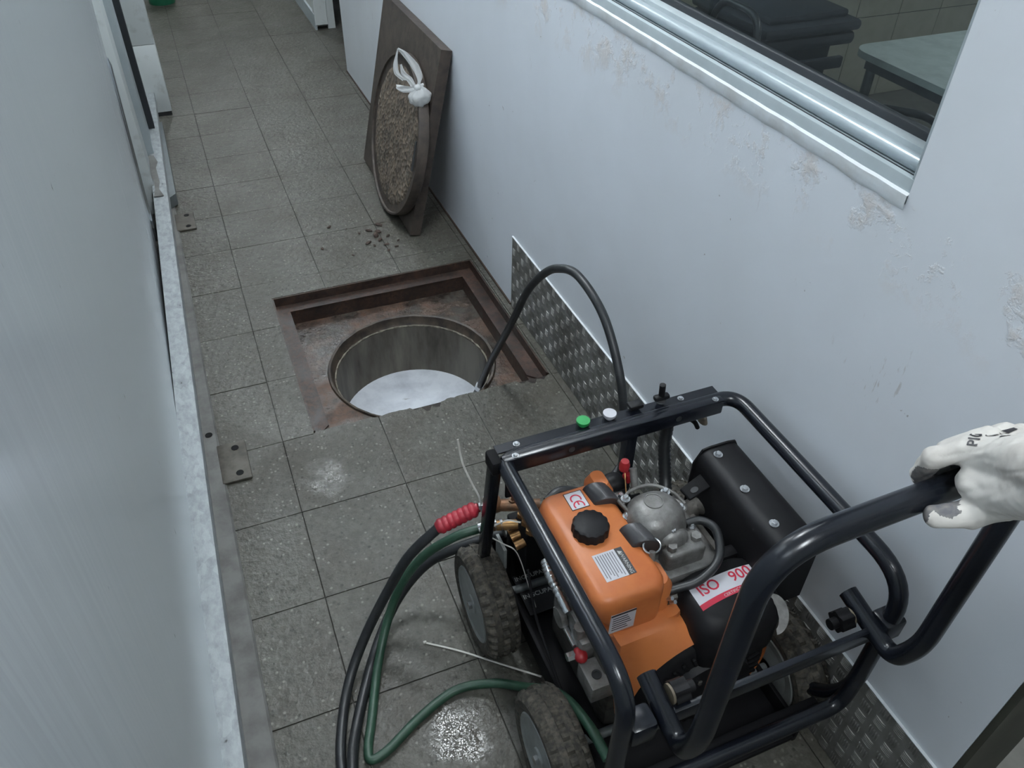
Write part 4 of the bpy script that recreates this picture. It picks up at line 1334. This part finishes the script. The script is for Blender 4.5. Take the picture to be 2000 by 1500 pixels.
# air cleaner box
AX0, AX1, AY0, AY1, AZ0, AZ1 = 0.585, 0.772, -1.292, -1.150, 0.350, 0.502
ac = MB()
loft(ac, [rrect(AX0 + 0.02, AX1 - 0.02, AY0 + 0.015, AY1 - 0.01, 0.04, AZ0), rrect(AX0, AX1, AY0, AY1, 0.045, AZ0 + 0.03), rrect(AX0, AX1, AY0, AY1, 0.045, AZ1 - 0.035), rrect(AX0 + 0.004, AX1 - 0.004, AY0 + 0.005, AY1 - 0.004, 0.045, AZ1 - 0.020), rrect(AX0 + 0.013, AX1 - 0.013, AY0 + 0.020, AY1 - 0.008, 0.042, AZ1 - 0.006), rrect(AX0 + 0.022, AX1 - 0.022, AY0 + 0.034, AY1 - 0.014, 0.035, AZ1)])
air = ac.build('air_cleaner', 'black_plastic', W_, smooth=50)
MB().box(AX0 + 0.02, AX1 - 0.004, AY1 - 0.004, AY1 + 0.022, 0.455, 0.497, bev=0.006).build('intake_duct', 'black_plastic', air)
# ISO sticker
SZ_ = AZ1 + 0.0006
n = 24
def sticker(y_a, y_b, mat, name, dz=0.0):
    rows = []
    for k in range(n + 1):
        x = 0.606 + 0.146 * k / n
        bow = 0.010 * (1 - ((x - 0.70) / 0.09) ** 2) - 0.008
        rows.append([(x, y_a + bow, SZ_ + dz), (x, y_b + bow, SZ_ + dz)])
    o = MB().grid(rows).build(name, mat, air, smooth=0)
    return o
st = sticker(-1.222, -1.186, 'label_white', 'iso_sticker')
st['label'] = 'white and red sticker reading ISO 90'
sticker(-1.2335, -1.222, 'red_print', 'iso_stripe')
text('ISO', 0.031, (0.6425, -1.2035, SZ_), (1, 0.14, 0), (-0.14, 1, 0), 'red_print', air, 'iso_lettering', 0.0004, 0.0004)
text('9001', 0.031, (0.722, -1.198, SZ_), (1, 0.06, 0), (-0.06, 1, 0), 'red_print', air, 'iso_number', 0.0004, 0.0004)
text('CERTIFICATION', 0.0085, (0.69, -1.2262, SZ_), (1, 0.10, 0), (-0.10, 1, 0), 'print_white', air, 'stripe_lettering', 0.0004)
MB().tube(smooth_path([(0.610, -1.262, 0.488), (0.65, -1.268, 0.489), (0.70, -1.266, 0.489), (0.74, -1.25, 0.488)]), 0.005, 10).build('lid_bead', 'black_plastic', air)
# grey crescent shaped plate at its corner
cs = MB()
rows = []
e1 = Vector((0.80, -0.18, 0.30)).normalized(); e2 = Vector((0.1, 0.75, 0.62)).normalized()
cc = Vector((0.735, -1.283, 0.478))
for k in range(21):
    a = math.radians(-95 + 190 * k / 20)
    wv = 0.021 * math.sin(PI * (0.08 + 0.84 * k / 20)) + 0.005
    rows.append([cc + (e1 * math.cos(a) * 0.75 + e2 * math.sin(a)) * q for q in (0.036 - wv, 0.036)] )
cs.grid(rows)
cr_ = cs.build('crescent_plate', 'silver', air, smooth=0)
sm_ = cr_.modifiers.new('thick', 'SOLIDIFY'); sm_.thickness = 0.004

# blower shroud around the recoil starter
RX, RZc, RR = 0.628, 0.288, 0.150
outer = [(0.448, 0.470), (0.560, 0.470), (0.600, 0.452), (0.790, 0.425), (0.812, 0.36), (0.815, 0.25), (0.795, 0.155), (0.482, 0.155), (0.468, 0.26), (0.455, 0.36)]
sb = MB()
nA = 48
inner = []
outp = []
def ray_poly(a):
    d = (math.cos(a), math.sin(a)); best = 9
    for i in range(len(outer)):
        (x1, z1), (x2, z2) = outer[i], outer[(i + 1) % len(outer)]
        ex_, ez_ = x2 - x1, z2 - z1
        den = d[0] * ez_ - d[1] * ex_
        if abs(den) < 1e-9: continue
        t_ = ((x1 - RX) * ez_ - (z1 - RZc) * ex_) / den
        u_ = ((x1 - RX) * d[1] - (z1 - RZc) * d[0]) / den
        if t_ > 0 and -1e-6 <= u_ <= 1 + 1e-6: best = min(best, t_)
    return best
YSH = -1.232
rows = []
for k in range(nA + 1):
    a = 2 * PI * k / nA
    t_ = max(ray_poly(a), RR + 0.004)
    c_, s_ = math.cos(a), math.sin(a)
    mid = RR + (t_ - RR) * 0.5
    rows.append([(RX + RR * c_, YSH - 0.012, RZc + RR * s_), (RX + (RR + 0.003) * c_, YSH - 0.030, RZc + (RR + 0.003) * s_), (RX + mid * c_, YSH - 0.014, RZc + mid * s_), (RX + (t_ - 0.003) * c_, YSH, RZc + (t_ - 0.003) * s_), (RX + t_ * c_, YSH + 0.012, RZc + t_ * s_), (RX + t_ * c_, YSH + 0.10, RZc + t_ * s_)])
sb.grid(rows)
shroud = sb.build('blower_shroud', 'orange', W_, smooth=50)
rc = MB().lathe([(0.150, 0.03), (0.149, 0.0), (0.140, -0.010), (0.128, -0.014), (0.098, -0.020), (0.094, -0.034), (0.055, -0.038), (0.05, -0.032), (0.01, -0.032)], (RX, YSH - 0.024, RZc), (Vector((0, 0, 1)), Vector((1, 0, 0)), Vector((0, 1, 0))), 56).build('recoil_starter', 'black_plastic', W_, smooth=40)
slot = MB().box(-0.0035, 0.0035, -0.004, 0.002, 0.100, 0.126, bev=0.001, seg=1).mesh('vent_rib', 'black_flat')
for k in range(36):
    inst(slot, 'vent_rib', (RX, YSH - 0.0425, RZc), rc, (0, 2 * PI * k / 36, 0))
slot2 = MB().box(-0.004, 0.004, -0.003, 0.002, -0.006, 0.006, bev=0.0015, seg=1).mesh('vent_block', 'silver_dark')
for k in range(7):
    inst(slot2, 'vent_block', (RX - 0.075 + k * 0.022, YSH - 0.0618, RZc + 0.050 + 0.012 * math.sin(PI * k / 6)), rc)
bsm = bolt_mesh(0.005, 0.004)
for k in range(6):
    a = math.radians(30 + 60 * k)
    inst(bsm, 'bolt', (RX + 0.143 * math.cos(a), YSH - 0.034, RZc + 0.143 * math.sin(a)), rc, (PI / 2, 0, 0))

# injection pump and linkage on the left flank
ip = MB()
ip.box(0.430, 0.480, -1.115, -1.005, 0.27, 0.365, bev=0.012)
ip.box(0.425, 0.460, -1.145, -1.095, 0.29, 0.35, bev=0.008)
ip.cyl((0.440, -1.03, 0.36), (0.432, -0.965, 0.385), 0.010, 12)
ip.cyl((0.428, -1.06, 0.33), (0.415, -1.06, 0.33), 0.022, 18)
ip.cyl((0.432, -1.12, 0.345), (0.432, -1.12, 0.375), 0.012, 10)
ip.box(0.424, 0.462, -1.00, -0.968, 0.345, 0.385, bev=0.006)
inj = ip.build('injection_pump', 'silver', W_)
MB().tube(smooth_path([(0.428, -0.962, 0.39), (0.424, -0.995, 0.385), (0.428, -1.03, 0.37), (0.430, -1.075, 0.36)]), [0.009, 0.011] * 12 + [0.009], 12).build('delivery_union', 'bolt', inj)
MB().box(0.418, 0.428, -1.125, -1.03, 0.315, 0.325, bev=0.002).build('lever', 'bolt', inj)
MB().ball((0.425, -1.145, 0.318), (0.014, 0.018, 0.013), 14).build('red_cover', 'red_plastic', inj)
MB().lathe([(0.0095, 0), (0.0095, 0.016)], (0.398, -1.140, 0.318), (Vector((0, 1, 0)), Vector((0, 0, 1)), Vector((1, 0, 0))), 6).build('pump_nut', 'bolt', inj)
bl = MB().box(0.418, 0.478, -1.215, -1.150, 0.255, 0.305, bev=0.004)
bl = bl.build('mount_bracket', 'silver', W_)
MB().lathe([(0.010, 0), (0.010, 0.002), (0.006, 0.002), (0.006, -0.002)], (0.440, -1.188, 0.306), n=18).build('bracket_hole', 'dark_base', bl)
MB().tube(smooth_path([(0.405, -0.93, 0.33), (0.400, -0.99, 0.25), (0.402, -1.06, 0.20), (0.402, -1.13, 0.17), (0.404, -1.20, 0.17), (0.42, -1.30, 0.2)]), 0.0032, 8).build('control_cable', 'black_flat', W_)
# pump head with brass valve caps, pressure manifold
pmp = MB().box(0.425, 0.545, -0.872, -0.80, 0.225, 0.360, bev=0.012).build('pump_head', 'black_flat', W_)
MB().box(0.42, 0.55, -0.80, -0.77, 0.11, 0.33, bev=0.006).build('pump_flange', 'black_flat', W_)
for k in range(3):
    MB().lathe([(0.013, 0), (0.013, 0.012), (0.009, 0.014), (0.009, 0.022)], (0.442, -0.812 - k * 0.024, 0.358), n=6).build('valve_cap', 'brass', pmp)
    MB().cyl((0.428, -0.812 - k * 0.024, 0.33), (0.405, -0.812 - k * 0.024, 0.325), 0.010, 12).build('valve_plug', 'brass', pmp)
MB().box(0.432, 0.460, -0.885, -0.80, 0.368, 0.390, bev=0.006).build('valve_rail', 'copper_old', pmp)
mn = MB()
mn.cyl((0.372, -0.800, 0.410), (0.470, -0.838, 0.412), 0.0135, 16)
mn.lathe([(0.018, 0), (0.020, 0.006), (0.020, 0.016), (0.017, 0.022)], (0.370, -0.799, 0.410), (Vector((0, 1, 0)), Vector((0, 0, 1)), Vector((1, 0, 0))), 16)
mn = mn.build('brass_manifold', 'copper_old', W_)
MB().cyl((0.415, -0.816, 0.420), (0.415, -0.816, 0.452), 0.004, 8).build('relief_screw', 'copper_old', mn)
for s in (0.436,):
    MB().lathe([(0.009, 0), (0.009, 0.005)], (0.415, -0.816, 0.424), n=6).build('lock_nut', 'copper_old', mn)
MB().cyl((0.345, -0.794, 0.410), (0.372, -0.800, 0.410), 0.009, 6).build('hose_union', 'bolt', mn)
mn2 = MB().cyl((0.372, -0.795, 0.336), (0.46, -0.83, 0.345), 0.012, 14).build('inlet_fitting', 'brass', W_)
for x in (0.378, 0.392, 0.405):
    MB().lathe([(0.014, 0), (0.014, 0.006)], (x, -0.797 - (x - 0.378) * 0.4, 0.337), (Vector((0, 1, 0)), Vector((0, 0, 1)), Vector((1, 0, 0))), 16).build('hose_clamp', 'bolt', mn2)
MB().box(0.385, 0.392, -0.845, -0.795, 0.235, 0.300).build('name_tag', 'hub_grey', W_, smooth=0)
# black label with pale lettering on the pan
lb = MB().prism([(0.425, -0.800, 0.125), (0.425, -0.915, 0.125), (0.520, -0.915, 0.125), (0.520, -0.800, 0.125)], (0, 0, 0.003)).build('pan_label', 'label_black', W_, smooth=0)
lb['label'] = 'black label with two rows of pale capital letters'
text('INGCUPALL', 0.0165, (0.472, -0.812, 0.128), (1, 0, 0), (0, 1, 0), 'print_white', lb, 'lettering', 0.0004, 0.0003)
text('INGCUPALL', 0.0165, (0.472, -0.865, 0.128), (1, 0, 0), (0, 1, 0), 'print_white', lb, 'lettering', 0.0004, 0.0003)

# push handle, clamps and knobs
HP = fillet([(0.430, -1.335, 0.555), (0.428, -1.452, 0.530), (0.422, -1.482, 0.62), (0.424, -1.484, 1.045), (0.842, -1.478, 1.045), (0.842, -1.476, 0.60), (0.842, -1.448, 0.522), (0.842, -1.325, 0.548)], [0, 0.03, 0.05, 0.085, 0.085, 0.05, 0.03, 0], 9)
hn = MB().tube(HP, 0.0165, 20).build('handle', 'black_paint', W_)
for x, s in ((0.402, 1), (0.858, -1)):
    MB().box(min(x, x - s * 0.03) - 0.008, max(x, x - s * 0.03) + 0.008, -1.415, -1.372, 0.505, 0.555, bev=0.008).build('handle_bracket', 'black_paint', W_)
for x, y, z, s in ((0.447, -1.375, 0.548, 1), (0.826, -1.360, 0.530, -1)):
    MB().cyl((x + s * 0.002, y, z), (x + s * 0.006, y, z), 0.0165, 18).build('washer_ring', 'tan', W_)
    kk = MB()
    pts = []
    for k in range(36):
        a = 2 * PI * k / 36
        r = 0.0185 + 0.0022 * math.cos(6 * a)
        pts.append((x + s * 0.006, y + r * math.cos(a), z + r * math.sin(a)))
    kk.prism(pts, (s * 0.026, 0, 0), bev=0.0)
    kk.cyl((x + s * 0.032, y, z), (x + s * 0.046, y, z), 0.010, 14)
    kk.build('knob', 'black_plastic', W_, smooth=35)

# ================================================================== HOSES
def hose(name, pts, r, mat, label, k=10, n=14):
    P = smooth_path(pts, k)
    t = thing(name, tuple(P[len(P) // 2] * 1.0), label, 'hose')
    MB().tube(P, r, n).build('tube', mat, t, smooth=60)
    return t
h1 = hose('pressure_hose', [(0.262, -0.787, 0.378), (0.188, -0.78, 0.3), (0.134, -0.776, 0.2), (0.063, -0.8, 0.09), (0.003, -0.859, 0.025), (-0.038, -0.954, 0.0115), (-0.058, -1.041, 0.0115), (-0.053, -1.121, 0.0115), (0.0, -1.30, 0.0115)], 0.0115, 'hose_black', 'black pressure hose with a red ribbed sleeve at its upper end')
g0 = Vector((0.345, -0.795, 0.410)); g1 = Vector((0.252, -0.7865, 0.372))
gp = [g0.lerp(g1, i / 24) for i in range(25)]
MB().tube(gp, [0.0105] * 2 + [(0.0175 if i % 3 else 0.0155) for i in range(21)] + [0.0145, 0.0125], 18).build('bend_sleeve', 'red_rubber', h1, smooth=50)
h2 = hose('garden_hose', [(0.372, -0.795, 0.336), (0.352, -0.789, 0.33), (0.295, -0.779, 0.315), (0.228, -0.754, 0.25), (0.17, -0.745, 0.16), (0.123, -0.769, 0.075), (0.073, -0.846, 0.025), (0.030, -0.953, 0.0105), (0.004, -1.020, 0.0105), (0.006, -1.046, 0.0105), (0.046, -1.037, 0.0105), (0.128, -0.994, 0.0105), (0.222, -0.964, 0.013), (0.303, -0.988, 0.030), (0.356, -1.036, 0.06), (0.394, -1.133, 0.17), (0.400, -1.242, 0.24), (0.405, -1.316, 0.24)], 0.0105, 'hose_green', 'green garden hose looping over the floor in front of the washer')
MB().cyl((0.348, -0.788, 0.329), (0.366, -0.793, 0.334), 0.0135, 14).build('hose_clamp', 'bolt', h2)
h3 = hose('drain_hose', [(0.42, -0.76, 0.25), (0.311, -0.725, 0.2), (0.239, -0.701, 0.14), (0.166, -0.714, 0.07), (0.101, -0.774, 0.03), (0.046, -0.857, 0.0125), (-0.010, -0.97, 0.0125), (-0.036, -1.055, 0.035), (-0.046, -1.127, 0.035), (-0.02, -1.3, 0.012)], 0.012, 'hose_black', 'black return hose coming out behind the front wheel')
h4 = hose('arched_hose', [(0.690, 0.22, -0.24), (0.70, 0.165, -0.126), (0.71, 0.075, 0.056), (0.725, -0.058, 0.3), (0.74, -0.13, 0.453), (0.755, -0.195, 0.545), (0.77, -0.255, 0.597), (0.785, -0.343, 0.623), (0.80, -0.466, 0.574), (0.80, -0.576, 0.462), (0.79, -0.639, 0.35), (0.76, -0.70, 0.30), (0.66, -0.76, 0.29), (0.545, -0.815, 0.29)], 0.0115, 'hose_black', 'black hose arching from the manhole shaft to the washer')
MB().cyl((0.698, 0.172, -0.140), (0.6995, 0.160, -0.116), 0.0145, 14).build('ferrule', 'bolt', h4)

# cable ties
def tie(pts, label, w=0.0024):
    P = smooth_path(pts, 8)
    t = thing('cable_tie', tuple(P[0]), label, 'cable tie')
    MB().tube(P, w, 6, flat=0.5).build('strap', 'tie_white', t)
    MB().box(P[0].x - 0.004, P[0].x + 0.004, P[0].y - 0.003, P[0].y + 0.003, P[0].z - 0.002, P[0].z + 0.004, bev=0.001).build('lock_head', 'tie_white', t)
tie([(0.195, -0.816, 0.003), (0.267, -0.871, 0.006), (0.343, -0.944, 0.016), (0.405, -1.029, 0.06)], 'long white cable tie trailing over the floor beside the front wheel')
tie([(0.352, -0.806, 0.388), (0.349, -0.790, 0.432), (0.340, -0.762, 0.46), (0.330, -0.740, 0.50), (0.325, -0.728, 0.56)], 'white cable tie standing upright beside the red hose sleeve')
tie([(0.360, -0.812, 0.33), (0.357, -0.80, 0.36), (0.353, -0.788, 0.41), (0.360, -0.790, 0.430), (0.366, -0.802, 0.40), (0.366, -0.815, 0.36)], 'white cable tie looped around the hose union')
tie([(0.345, -0.808, 0.345), (0.370, -0.817, 0.360), (0.400, -0.822, 0.372), (0.425, -0.840, 0.375)], 'white cable tie across the brass fittings')
tie([(0.352, -0.812, 0.335), (0.385, -0.840, 0.320), (0.41, -0.862, 0.30), (0.43, -0.89, 0.20), (0.445, -0.90, 0.13)], 'thin white cable tie hanging down to the pan label', 0.0018)

# ================================================================== GLOVED HAND
pe = thing('person', (0.70, -1.55, 0), 'person reaching in with a soiled white work glove gripping the handle', 'person')
gl = MB()
def chain(L):
    P = [Vector(p[:3]) for p in L]; Rr = [p[3] for p in L]
    for i in range(len(P)):
        gl.ball(P[i], Rr[i], 14)
        if i + 1 < len(P):
            m_ = 6
            for k in range(1, m_):
                gl.ball(P[i].lerp(P[i + 1], k / m_), Rr[i] + (Rr[i + 1] - Rr[i]) * k / m_, 14)
index = [(0.6755, -1.4833, 1.1153, 0.0146), (0.652, -1.4639, 1.087, 0.0139), (0.6632, -1.4509, 1.0445, 0.0127), (0.6823, -1.4568, 1.0161, 0.0117)]
for q, (dx, sc_, dy) in enumerate(((0, 1.0, 0), (0.0235, 1.06, 0.002), (0.047, 1.0, 0.0), (0.069, 0.9, -0.006))):
    chain([(p[0] + dx, p[1] + dy, p[2] + (0.003 if q in (1, 2) else 0), p[3] * sc_) for p in index])
chain([(0.6804, -1.4867, 1.1063, 0.0200), (0.6868, -1.5122, 1.1202, 0.0265), (0.6625, -1.5715, 1.1683, 0.0309), (0.6700, -1.66, 1.235, 0.036)])
chain([(0.7304, -1.4867, 1.1063, 0.0180), (0.7168, -1.5122, 1.1152, 0.0265), (0.6925, -1.5715, 1.1583, 0.0309), (0.6900, -1.66, 1.225, 0.036)])
chain([(0.6685, -1.5093, 1.0841, 0.0204), (0.6773, -1.5305, 1.0884, 0.0290), (0.6685, -1.5821, 1.145, 0.0324), (0.675, -1.66, 1.215, 0.036)])
chain([(0.6801, -1.5386, 1.0809, 0.0222), (0.658, -1.526, 1.056, 0.0175), (0.628, -1.509, 1.047, 0.0128)])
me = gl.mesh('glove_raw', 'glove', smooth=0)
tmp = bpy.data.objects.new('tmp', me); col.objects.link(tmp)
rm = tmp.modifiers.new('r', 'REMESH'); rm.mode = 'VOXEL'; rm.voxel_size = 0.0022
sm = tmp.modifiers.new('s', 'SMOOTH'); sm.iterations = 9; sm.factor = 0.5
bpy.context.view_layer.update()
gm = bpy.data.meshes.new_from_object(tmp.evaluated_get(bpy.context.evaluated_depsgraph_get()))
bpy.data.objects.remove(tmp)
gm.name = 'glove'
go_ = ORIGIN['person']
nrm_ = [v.normal.copy() for v in gm.vertices]
for v, nn_ in zip(gm.vertices, nrm_):
    p = v.co
    d_ = 0.0020 * noise.noise(p * 42) + 0.0011 * noise.noise(Vector((p.x * 130, p.y * 40, p.z * 60))) - 0.0030 * max(0, 0.45 - abs(noise.noise(Vector((p.x * 26, p.y * 42 + p.z * 30, 3)))) * 3)
    v.co = p + nn_ * d_
gm.materials.clear()
gm.materials.append(M['glove']); gm.materials.append(M['glove_dirt'])
bvh = BVHTree.FromPolygons([v.co.copy() for v in gm.vertices], [tuple(p.vertices) for p in gm.polygons])
for p in gm.polygons:
    c_ = p.center
    d_ = math.hypot(c_.y + 1.479, c_.z - 1.045)
    inward = Vector((0, -1.479 - c_.y, 1.045 - c_.z)).normalized().dot(p.normal)
    if d_ < 0.034 + 0.006 * noise.noise(c_ * 70) and inward > -0.25 + 0.3 * noise.noise(c_ * 90) and c_.y > -1.53:
        p.material_index = 1
    if c_.z < 1.066 and c_.x < 0.672 + 0.012 * noise.noise(c_ * 60) and c_.y < -1.478 and p.normal.dot(Vector((0.1, 0.55, 0.8))) > 0.25 + 0.45 * noise.noise(c_ * 80):
        p.material_index = 1
    p.use_smooth = True
for v in gm.vertices: v.co -= go_
glove = bpy.data.objects.new('glove', gm); col.objects.link(glove); glove.parent = pe
ORIGIN['glove'] = go_
glove['label'] = 'soiled white cloth glove with grey dirty palm'
MB().tube(smooth_path([(0.675, -1.645, 1.222), (0.69, -1.73, 1.285), (0.72, -1.86, 1.36), (0.76, -2.05, 1.42)]), [0.046] * 8 + [0.050] * 8 + [0.056] * 9, 20).build('sleeve', 'sleeve', pe, smooth=60)
# printed mark on the back of the glove
gn = Vector((-0.30, -0.55, 0.78)).normalized()
gx = Vector((0.926, -0.378, 0.017)); gx = (gx - gn * gx.dot(gn)).normalized()
gy = gn.cross(gx)
pb = bvh.find_nearest(Vector((0.672, -1.482, 1.135)))
gn = pb[1].normalized()
gx = (gx - gn * gx.dot(gn)).normalized(); gy = gn.cross(gx)
PB = pb[0]
text('PIG', 0.017, PB, gx * 0.45 + gy * 0.89, gx * -0.89 + gy * 0.45, 'ink', glove, 'print_lettering', bold=0.0004, project=bvh)
def blob(c, pts, name):
    c = Vector(c)
    P = []
    for a_, b_ in pts:
        q = c + gx * a_ + gy * b_
        h_ = bvh.find_nearest(q)
        P.append(h_[0] + h_[1] * 0.0009)
    b = MB()
    vs = [b.bm.verts.new(p) for p in P]
    cv = b.bm.verts.new(sum(P, Vector()) / len(P) + gn * 0.0004)
    for i in range(len(vs)):
        b.bm.faces.new((vs[i], vs[(i + 1) % len(vs)], cv))
    return b.build(name, 'ink', glove, smooth=0)
cb_ = MB()
rows = []
for k in range(15):
    a = math.radians(-195 + 210 * k / 14)
    row = []
    for q in (0.0, 0.5, 1.0):
        inner = Vector((0.0088 * math.cos(a) * 0.9, 0.0035 * math.sin(a) + 0.0022))
        outer_ = Vector((0.0095 * math.cos(a), 0.0095 * math.sin(a)))
        w2 = outer_.lerp(inner, q)
        h_ = bvh.find_nearest(PB + gx * (0.021 + w2.x) + gy * (0.003 + w2.y))
        row.append(h_[0] + h_[1] * 0.0009)
    rows.append(row)
cb_.grid(rows).build('print_crescent', 'ink', glove, smooth=0)
blob(PB + gx * 0.040 + gy * 0.010, [(-0.006, -0.003), (0.007, 0.0035), (0.0055, 0.0048), (-0.0065, -0.0015)], 'print_stroke')
blob(PB + gx * 0.026 - gy * 0.022, [(-0.0035, -0.004), (0.0025, -0.004), (0.004, 0.003), (-0.002, 0.005)], 'print_spot')
